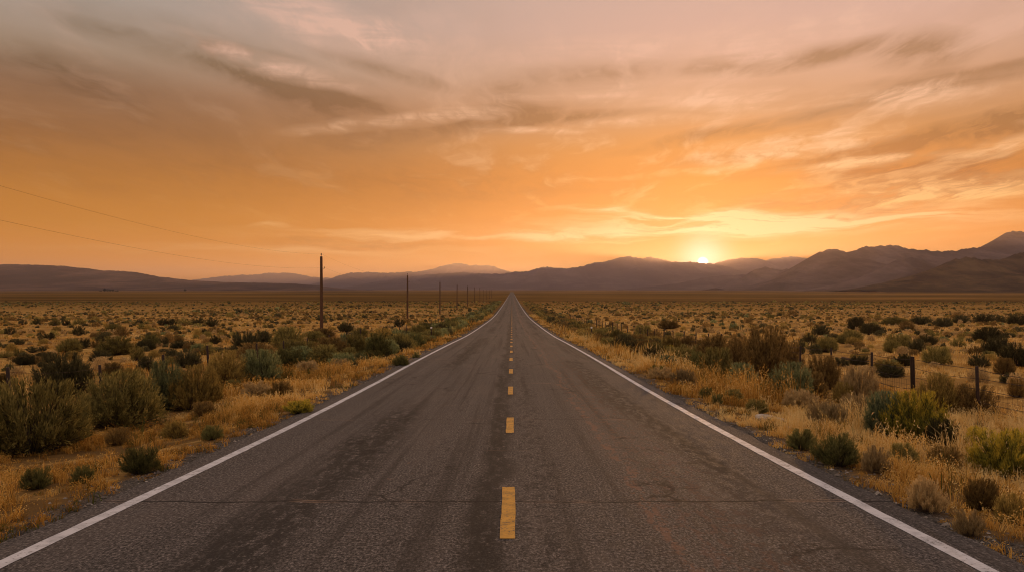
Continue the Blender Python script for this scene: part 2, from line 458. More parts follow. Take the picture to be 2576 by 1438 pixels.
    dcol = t.mix(1.0, c, srgb(194, 188, 170), 'MULTIPLY')
    c = t.mix(t.math('MULTIPLY', dk, 1.0, clamp=True), c, dcol)
    lcol = t.ramp(el, [(0, srgb(255, 200, 100)), (.06, srgb(248, 190, 112)), (.11, srgb(240, 188, 142)), (.17, srgb(228, 182, 158)), (.3, srgb(214, 182, 170)), (1, srgb(190, 180, 184))])
    c = t.mix(t.math('MULTIPLY', lt, .9, clamp=True), c, lcol)
    # the low sun and the glow around it
    dt = t.vmath('DOT_PRODUCT', gen, tuple(sdir))
    a = t.math('ARCCOSINE', t.math('MINIMUM', dt, 1.0))
    hcol = t.mix(t.maprange(a, .03, .40), (.98, .72, .36, 1), (.93, .50, .17, 1))
    c = t.mix(t.math('MULTIPLY', ht, .85, clamp=True), c, hcol)
    gl1 = t.math('POWER', 2.718, t.math('MULTIPLY', a, -1 / .085))
    gl2 = t.math('POWER', 2.718, t.math('MULTIPLY', t.math('MULTIPLY', a, a), -1 / .027 ** 2))
    c = t.mix(1.0, c, t.vmath('SCALE', (.26, .15, .03), scale=gl1), 'ADD')
    c = t.mix(1.0, c, t.vmath('SCALE', (.62, .70, .80), scale=gl2), 'ADD')
    disc = t.maprange(a, .0078, .0025)
    c = t.mix(1.0, c, t.vmath('SCALE', (9, 7, 4), scale=disc), 'ADD')
    nis = t.mix(1.0, sky.outputs[0], (.10, .10, .10), 'MULTIPLY')
    c = t.mix(.94, nis, c)
    t.l.new(c, bg.inputs[0]); bg.inputs[1].default_value = 1.0
    t.l.new(bg.outputs[0], out.inputs[0])
build_world()

# ----------------------------------------------------------------- ground
def grid_mesh(name, xs, ys, zf, mat, smooth=True):
    X, Y = np.meshgrid(xs, ys)
    Zv = zf(X, Y)
    V = np.stack([X, Y, Zv], -1).reshape(-1, 3)
    idx = np.arange(X.size).reshape(X.shape)
    Q = np.stack([idx[:-1, :-1], idx[:-1, 1:], idx[1:, 1:], idx[1:, :-1]], -1).reshape(-1, 4)
    return mesh_quads(name, V, Q, mat, smooth=smooth)

def ground_mat():
    m, t = new_mat('dry_ground')
    P = t.node('ShaderNodeNewGeometry').outputs['Position']
    s = t.node('ShaderNodeSeparateXYZ'); t.l.new(P, s.inputs[0])
    y = s.outputs[1]; x = s.outputs[0]
    flat = t.vmath('MULTIPLY', P, (1, 1, 0))
    n1 = t.noise(flat, .12, 6, .6); n2 = t.noise(flat, 1.1, 6, .65); n3 = t.noise(flat, 9.0, 5, .7); n4 = t.noise(flat, 60, 3, .7)
    c = t.ramp(n2, [(.30, (.26, .140, .038)), (.5, (.46, .260, .072)), (.70, (.66, .405, .128))])
    c = t.mix(t.maprange(n1, .42, .64), c, t.mix(n3, (.20, .105, .032, 1), (.46, .255, .078, 1)))
    litter = t.math('MULTIPLY', t.maprange(n3, .52, .72), .55)
    c = t.mix(litter, c, (.11, .06, .026, 1))
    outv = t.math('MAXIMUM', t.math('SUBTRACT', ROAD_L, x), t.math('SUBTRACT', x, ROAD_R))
    gap_shade = t.math('MULTIPLY', t.maprange(outv, 8.5, 5.5), t.maprange(n2, .72, .48))  # shade between the verge tufts, put into the ground colour
    c = t.mix(t.math('MULTIPLY', gap_shade, .8), c, t.mix(n3, (.050, .030, .015, 1), (.15, .085, .034, 1)))
    c = t.mix(t.math('MULTIPLY', t.maprange(n4, .55, .7), .35), c, (.52, .33, .16, 1))
    # gravelly strip beside the asphalt
    dl = t.math('SUBTRACT', ROAD_L, x); dr = t.math('SUBTRACT', x, ROAD_R)
    out = t.math('MAXIMUM', dl, dr)
    gr = t.maprange(t.math('ADD', out, t.math('MULTIPLY', t.math('SUBTRACT', n2, .5), 1.2)), .55, .1)
    gcol = t.ramp(t.noise(flat, 45, 3, .8), [(.35, (.035, .032, .028)), (.5, (.10, .085, .07)), (.68, (.22, .19, .155))])
    c = t.mix(gr, c, gcol)
    # far plain: olive scrub and paler fields in long bands
    nb = t.noise(t.vmath('MULTIPLY', P, (.0011, .0042, 0)), 1.0, 5, .6)
    nb2 = t.noise(t.vmath('MULTIPLY', P, (.006, .02, 0)), 1.0, 5, .65)
    fcol = t.ramp(t.math('ADD', t.math('MULTIPLY', nb, .65), t.math('MULTIPLY', nb2, .35)),
                  [(.38, (.060, .038, .013)), (.48, (.135, .076, .023)), (.56, (.230, .122, .034)), (.64, (.40, .205, .058))])
    c = t.mix(t.maprange(t.math('ADD', t.math('ABSOLUTE', y), t.math('MULTIPLY', t.math('SUBTRACT', nb2, .5), 300)), 170, 480), c, fcol)
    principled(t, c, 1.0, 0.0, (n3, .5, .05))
    return m

ys = np.concatenate([-np.geomspace(4, 400, 24)[::-1], np.arange(-3, 40, .30), np.geomspace(40, 300, 190), np.geomspace(300, 24000, 110)[1:]])
xh = np.concatenate([np.arange(0, 3.6, .9), np.arange(3.6, 14, .28), np.geomspace(14, 120, 110), np.geomspace(120, 20000, 60)[1:]])
xs = np.concatenate([-xh[::-1][:-1], xh])
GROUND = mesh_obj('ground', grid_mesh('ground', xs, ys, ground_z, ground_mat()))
tag(GROUND, 'dry golden desert plain reaching from the road verges to the mountains', 'ground', kind='structure')

# ----------------------------------------------------------------- road
CRACKS = [(7.9, .030, 1.0), (11.05, .012, .5), (14.4, .022, .9), (16.6, .012, .45), (22.0, .03, .8), (27.5, .02, .5), (33.5, .03, .6), (45, .04, .6), (58, .05, .5), (74, .06, .5)]
def asphalt_nodes(t):
    P = t.node('ShaderNodeNewGeometry').outputs['Position']
    P = t.vmath('MULTIPLY', P, (1, 1, 0))
    s = t.node('ShaderNodeSeparateXYZ'); t.l.new(P, s.inputs[0]); x, y = s.outputs[0], s.outputs[1]
    PX = t.vmath('MULTIPLY', P, (1, .55, 1)); agg = t.noise(PX, 42, 2, .8); agg2 = t.noise(PX, 15, 4, .72); med = t.noise(t.vmath('MULTIPLY', P, (1, .30, 1)), 7.5, 7, .72); big = t.noise(t.mapping(P, sc=(1, .22, 1)), .9, 5, .6)
    c = t.ramp(agg, [(.36, (.018, .0155, .014)), (.46, (.066, .058, .053)), (.55, (.112, .097, .088)), (.68, (.26, .225, .20))])
    c = t.mix(t.math('MULTIPLY', t.maprange(agg2, .52, .62), .60), c, (.034, .029, .026, 1))
    c = t.mix(t.math('MULTIPLY', t.maprange(big, .45, .68), .30), c, (.15, .118, .098, 1))
    wob = t.math('MULTIPLY', t.math('SUBTRACT', t.noise(t.mapping(P, sc=(.0, .22, 1)), 1.0, 3, .5), .5), .9)
    xw = t.math('ADD', x, wob)
    def band(cx, hw, lo, hi):
        e = t.math('ABSOLUTE', t.math('SUBTRACT', xw, cx))
        m = t.maprange(e, hw, hw * .25)
        return t.math('MULTIPLY', m, t.maprange(t.math('ADD', t.math('MULTIPLY', med, .62), t.math('MULTIPLY', agg2, .38)), (lo + hi) / 2 - .035, (lo + hi) / 2 + .035))
    pat = t.noise(t.mapping(P, sc=(1, .12, 1)), .55, 3, .5)
    k1 = t.math('MULTIPLY', band(-2.08, .55, .38, .56), t.maprange(pat, .36, .58))
    k2 = t.math('MULTIPLY', band(2.30, .60, .40, .58), t.maprange(pat, .62, .42))
    k3 = t.math('MULTIPLY', band(-.20, .28, .36, .54), .9)
    k4 = t.math('MULTIPLY', band(.30, .30, .44, .60), .6)
    k5 = t.math('MULTIPLY', band(-1.0, .35, .50, .64), .5)
    dk = t.math('MINIMUM', t.math('ADD', t.math('ADD', k1, k2), t.math('ADD', t.math('ADD', k3, k4), k5)), 1)
    tyre = t.noise(t.mapping(P, sc=(3.2, .035, 1)), 1.0, 5, .65)
    c = t.mix(t.math('MULTIPLY', t.maprange(tyre, .50, .64), .58), c, (.030, .026, .023, 1))
    c = t.mix(t.math('MULTIPLY', t.maprange(tyre, .46, .34), .22), c, (.17, .145, .128, 1))
    c = t.mix(t.math('MULTIPLY', dk, .80), c, (.020, .018, .016, 1))
    tanb = t.math('MINIMUM', t.math('ADD', t.math('MULTIPLY', band(1.36, .10, .42, .60), .9), t.math('MULTIPLY', band(1.75, .75, .46, .60), .55)), 1)
    c = t.mix(t.math('MULTIPLY', tanb, .55), c, (.25, .130, .080, 1))
    tan2 = t.math('MULTIPLY', band(-1.35, .2, .54, .68), .5)
    c = t.mix(tan2, c, (.30, .20, .14, 1))
    # cracks across the lanes: dark splits, some filled with pale dust
    gate = t.noise(t.mapping(P, sc=(1, .35, 1)), .8, 2, .5)
    cr = None; dust = None
    for i, (y0, hw, a) in enumerate(CRACKS):
        nn = t.noise(t.mapping(P, loc=(7.3 * i, 0, 0), sc=(1, 0, 1)), .55, 6, .65)
        yy = t.math('ADD', t.math('MULTIPLY', t.math('SUBTRACT', nn, .5), .55), y0)
        e = t.math('ABSOLUTE', t.math('SUBTRACT', y, yy))
        g = t.noise(t.mapping(P, loc=(3.1 * i, 0, 0), sc=(1, 0, 1)), .8, 3, .6)
        k = t.math('MULTIPLY', t.math('MULTIPLY', t.maprange(e, hw, hw * .35), t.maprange(g, .36, .50)), a)
        e2 = t.math('ABSOLUTE', t.math('SUBTRACT', e, hw * 1.1))
        q = t.math('MULTIPLY', t.math('MULTIPLY', t.maprange(e2, hw * 1.3, hw * .3), t.maprange(g, .50, .36)), a)
        cr = k if cr is None else t.math('MAXIMUM', cr, k)
        dust = q if dust is None else t.math('MAXIMUM', dust, q)
    vo = t.node('ShaderNodeTexVoronoi', feature='DISTANCE_TO_EDGE')
    t.put(vo.inputs['Vector'], t.vmath('ADD', P, t.vmath('SCALE', t.noise(P, 2.2, 4, .6, 0, 1), scale=.7))); vo.inputs['Scale'].default_value = .42
    alli = t.math('MULTIPLY', t.maprange(vo.outputs['Distance'], .016, .004), t.maprange(gate, .5, .62))
    cr = t.math('MAXIMUM', cr, t.math('MULTIPLY', alli, .8))
    c = t.mix(t.math('MULTIPLY', dust, .6), c, (.36, .23, .15, 1))
    c = t.mix(cr, c, (.014, .012, .011, 1))
    return P, x, y, c, agg, agg2, med

def asphalt_mat():
    m, t = new_mat('worn_asphalt')
    P, x, y, c, agg, agg2, med = asphalt_nodes(t)
    h = t.math('ADD', t.math('MULTIPLY', agg, .6), t.math('MULTIPLY', agg2, .4))
    principled(t, c, t.maprange(med, .3, .7, .80, .94), .18, (h, .35, .008))
    return m

def paint_mat(name, col, worn, edge0, edge1):
    m, t = new_mat(name)
    P = t.node('ShaderNodeNewGeometry').outputs['Position']; P = t.vmath('MULTIPLY', P, (1, 1, 0))
    n = t.noise(P, 28, 5, .75); n2 = t.noise(P, 3.0, 4, .6)
    k = t.maprange(t.math('ADD', t.math('MULTIPLY', n, .75), t.math('MULTIPLY', n2, .25)), edge0, edge1)
    g = t.noise(P, 6, 4, .6)
    col2 = tuple(v * .74 for v in col)
    c = t.mix(t.maprange(g, .4, .65), (*col, 1), (*col2, 1))
    c = t.mix(k, c, (*worn, 1))
    principled(t, c, .7, .3, (n, .4, .006))
    return m

ry = np.concatenate([np.arange(-25, 40, .30), np.geomspace(40, 300, 190), np.geomspace(300, 24000, 110)[1:]])
ry = ry[ry < 2400]
def strip(x0f, x1f, y0, y1, dz, ncross=2):
    yy = ry[(ry > y0) & (ry < y1)]; yy = np.concatenate([[y0], yy, [y1]])
    tt = np.linspace(0, 1, ncross)
    a = x0f(yy); b = x1f(yy)
    X = a[:, None] + (b - a)[:, None] * tt[None]
    Yv = np.repeat(yy[:, None], ncross, 1)
    Zv = road_z(Yv) + dz
    V = np.stack([X, Yv, Zv], -1).reshape(-1, 3)
    idx = np.arange(X.size).reshape(X.shape)
    Q = np.stack([idx[:-1, :-1], idx[:-1, 1:], idx[1:, 1:], idx[1:, :-1]], -1).reshape(-1, 4)
    return V, Q
edgeL = lambda y: ROAD_L + .10 * (fbm(y * 1.7, 0 * y, 41, 4) - .5) * np.clip(1.2 - y / 200, 0.1, 1)
edgeR = lambda y: ROAD_R + .10 * (fbm(y * 1.7, 0 * y, 43, 4) - .5) * np.clip(1.2 - y / 200, 0.1, 1)
ROAD = mesh_obj('road', mesh_quads('road', *strip(edgeL, edgeR, -25, 2300, .02, 9), asphalt_mat(), smooth=True))
tag(ROAD, 'long straight two lane road of cracked worn asphalt running to the horizon', 'road', kind='structure')
WHITE = paint_mat('white_road_paint', (.66, .65, .66), (.13, .115, .105), .54, .62)
YELLOW = paint_mat('yellow_road_paint', (.64, .335, .050), (.11, .085, .06), .53, .60)
for cx, sd in ((-3.75, 51), (3.40, 52)):
    hw = .066
    wob = lambda y, s: cx + s * hw + .022 * (fbm(y * 3.1, 0 * y + s, sd, 4) - .5)
    mesh_obj('edge_line', mesh_quads('edge_line', *strip(lambda y: wob(y, -1), lambda y: wob(y, 1), -20, 1100, .0245), WHITE, smooth=True), ROAD)
for k in range(56):
    y0 = 6.55 + 6.22 * k + random.uniform(-.06, .06); y1 = y0 + random.uniform(1.88, 2.05) + (.15 if k == 0 else 0)
    w_ = .064
    ph = random.random() * 50
    V, Q = strip(lambda y: -.035 - w_ + .012 * (vnoise(y * 4 + ph, 0 * y, 3) - .5), lambda y: -.035 + w_ + .012 * (vnoise(y * 4 + ph, 0 * y, 4) - .5), y0, y1, .0245, 3)
    mesh_obj('lane_dash', mesh_quads('lane_dash', V, Q, YELLOW, smooth=True), ROAD)

# ----------------------------------------------------------------- mountains
def rock_mat(name, a, b, scrub, sc=1.0):
    m, t = new_mat(name)
    P = t.node('ShaderNodeNewGeometry').outputs['Position']
    PS = t.vmath('MULTIPLY', P, (1, .45, 2.2)); n = t.noise(PS, .0035 * sc, 9, .68, .6); n2 = t.noise(PS, .0013 * sc, 6, .6); n3 = t.noise(PS, .022 * sc, 6, .7)
    c = t.ramp(n, [(.40, a), (.60, b)])
    c = t.mix(t.math('MULTIPLY', t.maprange(n2, .47, .58), .8), c, t.mix(n3, (*scrub, 1), tuple(v * 1.7 for v in scrub) + (1,)))
    at = t.node('ShaderNodeAttribute', attribute_name='tint').outputs['Fac']
    c = t.mix(t.math('MULTIPLY', t.maprange(at, .62, .22), .85), c, (*scrub, 1))  # gully shading painted into the rock colour, in the scrub tone
    c = t.mix(t.math('MULTIPLY', t.maprange(n3, .5, .7), .45), c, tuple(v * .55 for v in a) + (1,))
    principled(t, c, 1.0, 0.0)
    return m
ROCK = rock_mat('mountain_rock', (.020, .017, .018), (.125, .094, .086), (.016, .015, .014))
ROCK_NEAR = rock_mat('hill_rock', (.014, .011, .008), (.105, .070, .034), (.011, .010, .006), 2.5)
ROCK_TAN = rock_mat('hill_grass', (.040, .026, .020), (.150, .090, .060), (.030, .023, .017), 1.5)

def mountain(name, label, pts, dist, front, back, seed, mat, rough=1.0, foot=728.0, spur=.55):
    pts = np.array(pts, float)
    px = np.arange(pts[0, 0], pts[-1, 0] + .01, 3.0)
    py = np.interp(px, pts[:, 0], pts[:, 1])
    k = np.array([1, 2, 1.]) / 4
    pp = np.pad(py, 1, mode='edge'); py = np.convolve(pp, k, 'valid')
    amp = np.clip((foot - py) / 40, 0, 1) * rough
    py = py - amp * (5.0 * (fbm(px / 26, 0 * px, seed, 5, .6) - .5) + 3.4 * (np.abs(2 * vnoise(px / 9.0, 0 * px, seed + 5) - 1) - .5) + 1.4 * (vnoise(px / 3.5, 0 * px, seed + 6) - .5))
    u = (px - CX) / F
    base = float(road_z(dist)) - 14
    H = np.maximum(ZC + (CY - py) / F * dist - base, 2.0)
    sv = np.concatenate([np.linspace(1, .04, 46), [0.0], -np.linspace(.06, 1, 12)])
    V = np.zeros((len(sv), len(px), 3)); RID = np.zeros((len(sv), len(px)))
    Xr = u * dist
    span = front
    for i, s in enumerate(sv):
        a = abs(s)
        yv = dist - (front * s if s > 0 else back * s) - 0 * u
        prof = (1 - a) ** 1.45
        wx = Xr / (span * .28) + 1.4 * (fbm(Xr / span * 2, 0 * Xr + s * 2.0, seed + 31, 3) - .5)
        g = fbm(wx, 0 * wx + s * .9, seed + 9, 5, .55)
        rid = 1 - np.abs(2 * g - 1)
        cut = 1 - spur * (1 - rid) * min(1, a * 4.5) * (1 if s > 0 else .6)
        fine = 1 + .10 * min(1, a * 6) * (fbm(Xr / span * 14, 0 * Xr + s * 12, seed + 77, 4) - .5)
        h = H * prof * cut * fine
        RID[i] = np.clip(.62 * rid + .5 * fbm(wx * 3 + 7, 0 * wx + s * 5, seed + 3, 4) - .10, 0, 1)  # low in the gullies, drives the relief shading painted by the rock material
        V[i, :, 0] = Xr * (1 - .0 * s); V[i, :, 1] = yv; V[i, :, 2] = base + h
    idx = np.arange(len(sv) * len(px)).reshape(len(sv), len(px))
    Q = np.stack([idx[:-1, :-1], idx[:-1, 1:], idx[1:, 1:], idx[1:, :-1]], -1).reshape(-1, 4)
    o = mesh_obj(name, mesh_quads(name, V.reshape(-1, 3), Q, mat, ((RID[:-1, :-1] + RID[1:, 1:]) / 2).ravel(), smooth=True))
    return tag(o, label, 'mountain' if name == 'mountain' else 'hill', kind='structure')

mountain('hill', 'long low brown ridge sloping down towards the road behind the farm trees',
         [(-500, 690), (-250, 668), (-100, 664), (0, 665), (40, 664), (130, 667), (165, 669), (250, 679), (320, 683), (345, 685), (400, 696), (480, 705), (560, 709), (650, 711), (740, 713), (800, 718), (860, 725), (930, 729)],
         6200, 2600, 2400, 3, ROCK_TAN, .45, spur=.35)
mountain('mountain', 'pale faded low range behind the first utility pole',
         [(440, 709), (500, 702), (545, 696), (558, 694), (590, 693), (610, 691), (640, 691), (660, 688), (690, 686), (740, 687), (760, 691), (780, 696), (815, 699), (850, 700), (930, 703), (1000, 712), (1060, 724)],
         20500, 4500, 3500, 8, ROCK, .6)
mountain('mountain', 'pale flat topped peak rising behind the purple ridge just past the second pole',
         [(930, 712), (980, 697), (1040, 685), (1085, 677), (1110, 670), (1130, 664), (1150, 662), (1170, 663), (1182, 668), (1200, 666), (1225, 667), (1245, 670), (1262, 677), (1290, 685), (1330, 697), (1390, 715)],
         19500, 4200, 3500, 14, ROCK, .6)
mountain('mountain', 'hazy ridge with a gentle hump between the first and second poles',
         [(760, 726), (800, 714), (830, 701), (850, 693), (880, 687), (925, 684), (955, 687), (985, 685), (1030, 683), (1060, 685), (1100, 689), (1150, 695), (1220, 705), (1300, 720)],
         16500, 3800, 3000, 21, ROCK, .7)
mountain('mountain', 'broad purple range at the end of the road with the sun setting on its crest',
         [(820, 729), (900, 717), (960, 705), (1000, 699), (1060, 693), (1110, 687), (1170, 685), (1220, 689), (1255, 690), (1290, 684), (1330, 682), (1345, 676), (1370, 671), (1395, 674), (1430, 675), (1465, 669), (1500, 660), (1525, 658), (1550, 650), (1575, 645), (1598, 646), (1615, 650), (1632, 646), (1655, 650), (1690, 657), (1725, 658), (1760, 661), (1785, 662), (1810, 664), (1850, 676), (1900, 692), (2000, 710), (2120, 727)],
         13500, 4200, 3000, 27, ROCK, .8)
mountain('mountain', 'rounded ridge of the skyline just beside the setting sun',
         [(1730, 700), (1765, 680), (1792, 665), (1815, 658), (1832, 653), (1858, 649), (1880, 650), (1905, 650), (1925, 656), (1950, 668), (1990, 686), (2060, 710)],
         14500, 2500, 2500, 33, ROCK, .7)
mountain('mountain', 'small far ridge filling the gap between rounded ridge and big dark mountain',
         [(1860, 690), (1900, 668), (1930, 655), (1958, 649), (1985, 645), (2005, 646), (2035, 653), (2070, 668), (2140, 700)],
         15500, 2500, 2500, 39, ROCK, .7)
mountain('mountain', 'low brown spur under the setting sun running out onto the plain',
         [(1560, 727), (1640, 720), (1700, 713), (1745, 704), (1790, 695), (1830, 692), (1870, 691), (1905, 690), (1960, 697), (2060, 715), (2160, 727)],
         8600, 1700, 1700, 45, ROCK, .5)
mountain('mountain', 'two humped foothill in front of the big dark mountain',
         [(1800, 724), (1840, 709), (1870, 697), (1890, 685), (1908, 675), (1925, 671), (1942, 676), (1965, 677), (1980, 676), (2000, 683), (2040, 697), (2120, 722)],
         6300, 1300, 1300, 51, ROCK, 1.0)
mountain('mountain', 'big dark mountain with a rounded knob and the highest shoulder of the skyline',
         [(1900, 727), (1960, 703), (2000, 682), (2025, 661), (2040, 647), (2055, 637), (2072, 631), (2100, 626), (2115, 629), (2128, 636), (2150, 633), (2165, 623), (2180, 618), (2215, 619), (2240, 617), (2270, 622), (2300, 626), (2345, 632), (2395, 632), (2440, 626), (2470, 623), (2490, 614), (2510, 600), (2530, 586), (2548, 580), (2576, 583), (2640, 592), (2720, 585), (2850, 610), (3000, 650), (3200, 715)],
         5200, 2100, 2200, 57, ROCK, 1.2)
mountain('mountain', 'dark triangular foothill between the big mountain and the olive hill',
         [(2090, 727), (2130, 712), (2165, 700), (2205, 684), (2238, 668), (2262, 653), (2290, 647), (2310, 650), (2350, 664), (2420, 690), (2520, 722)],
         3900, 1100, 1200, 63, ROCK, 1.1)
mountain('hill', 'near dark olive brown hill with grassy slopes at the edge of the plain',
         [(2160, 728), (2220, 716), (2270, 703), (2300, 692), (2335, 683), (2360, 672), (2385, 660), (2410, 650), (2435, 647), (2455, 648), (2480, 652), (2515, 654), (2535, 648), (2550, 641), (2576, 634), (2640, 615), (2740, 600), (2900, 630), (3100, 690), (3300, 725)],
         2500, 900, 1000, 69, ROCK_NEAR, 1.2, spur=.6)

# ----------------------------------------------------------------- haze
def haze():
    x0, x1, y0, y1, z0, z1 = -20500, 20500, -450, 24500, -30, 600
    V = [(x, y, z) for z in (z0, z1) for y in (y0, y1) for x in (x0, x1)]
    Q = [(0, 2, 3, 1), (4, 5, 7, 6), (0, 1, 5, 4), (2, 6, 7, 3), (0, 4, 6, 2), (1, 3, 7, 5)]
    m, t = new_mat('haze')
    v = t.node('ShaderNodeVolumePrincipled')
    v.inputs['Color'].default_value = (.90, .79, .90, 1); v.inputs['Density'].default_value = 5.0e-5; v.inputs['Anisotropy'].default_value = .64
    t.l.new(v.outputs[0], t.out.inputs['Volume'])
    tag(mesh_obj('haze', mesh_quads('haze', V, Q, m)), 'warm evening haze lying over the plain and the mountains', 'haze', kind='stuff')
haze()
scene.cycles.volume_step_rate = 1.0
scene.cycles.volume_bounces = 0
scene.cycles.max_bounces = 6; scene.cycles.diffuse_bounces = 3; scene.cycles.transmission_bounces = 3
scene.cycles.use_denoising = True
scene.cycles.filter_width = 1.05
scene.view_settings.view_transform = 'Standard'; scene.view_settings.look = 'None'
scene.view_settings.exposure = 0.0; scene.view_settings.gamma = 1.0
scene.render.film_transparent = False

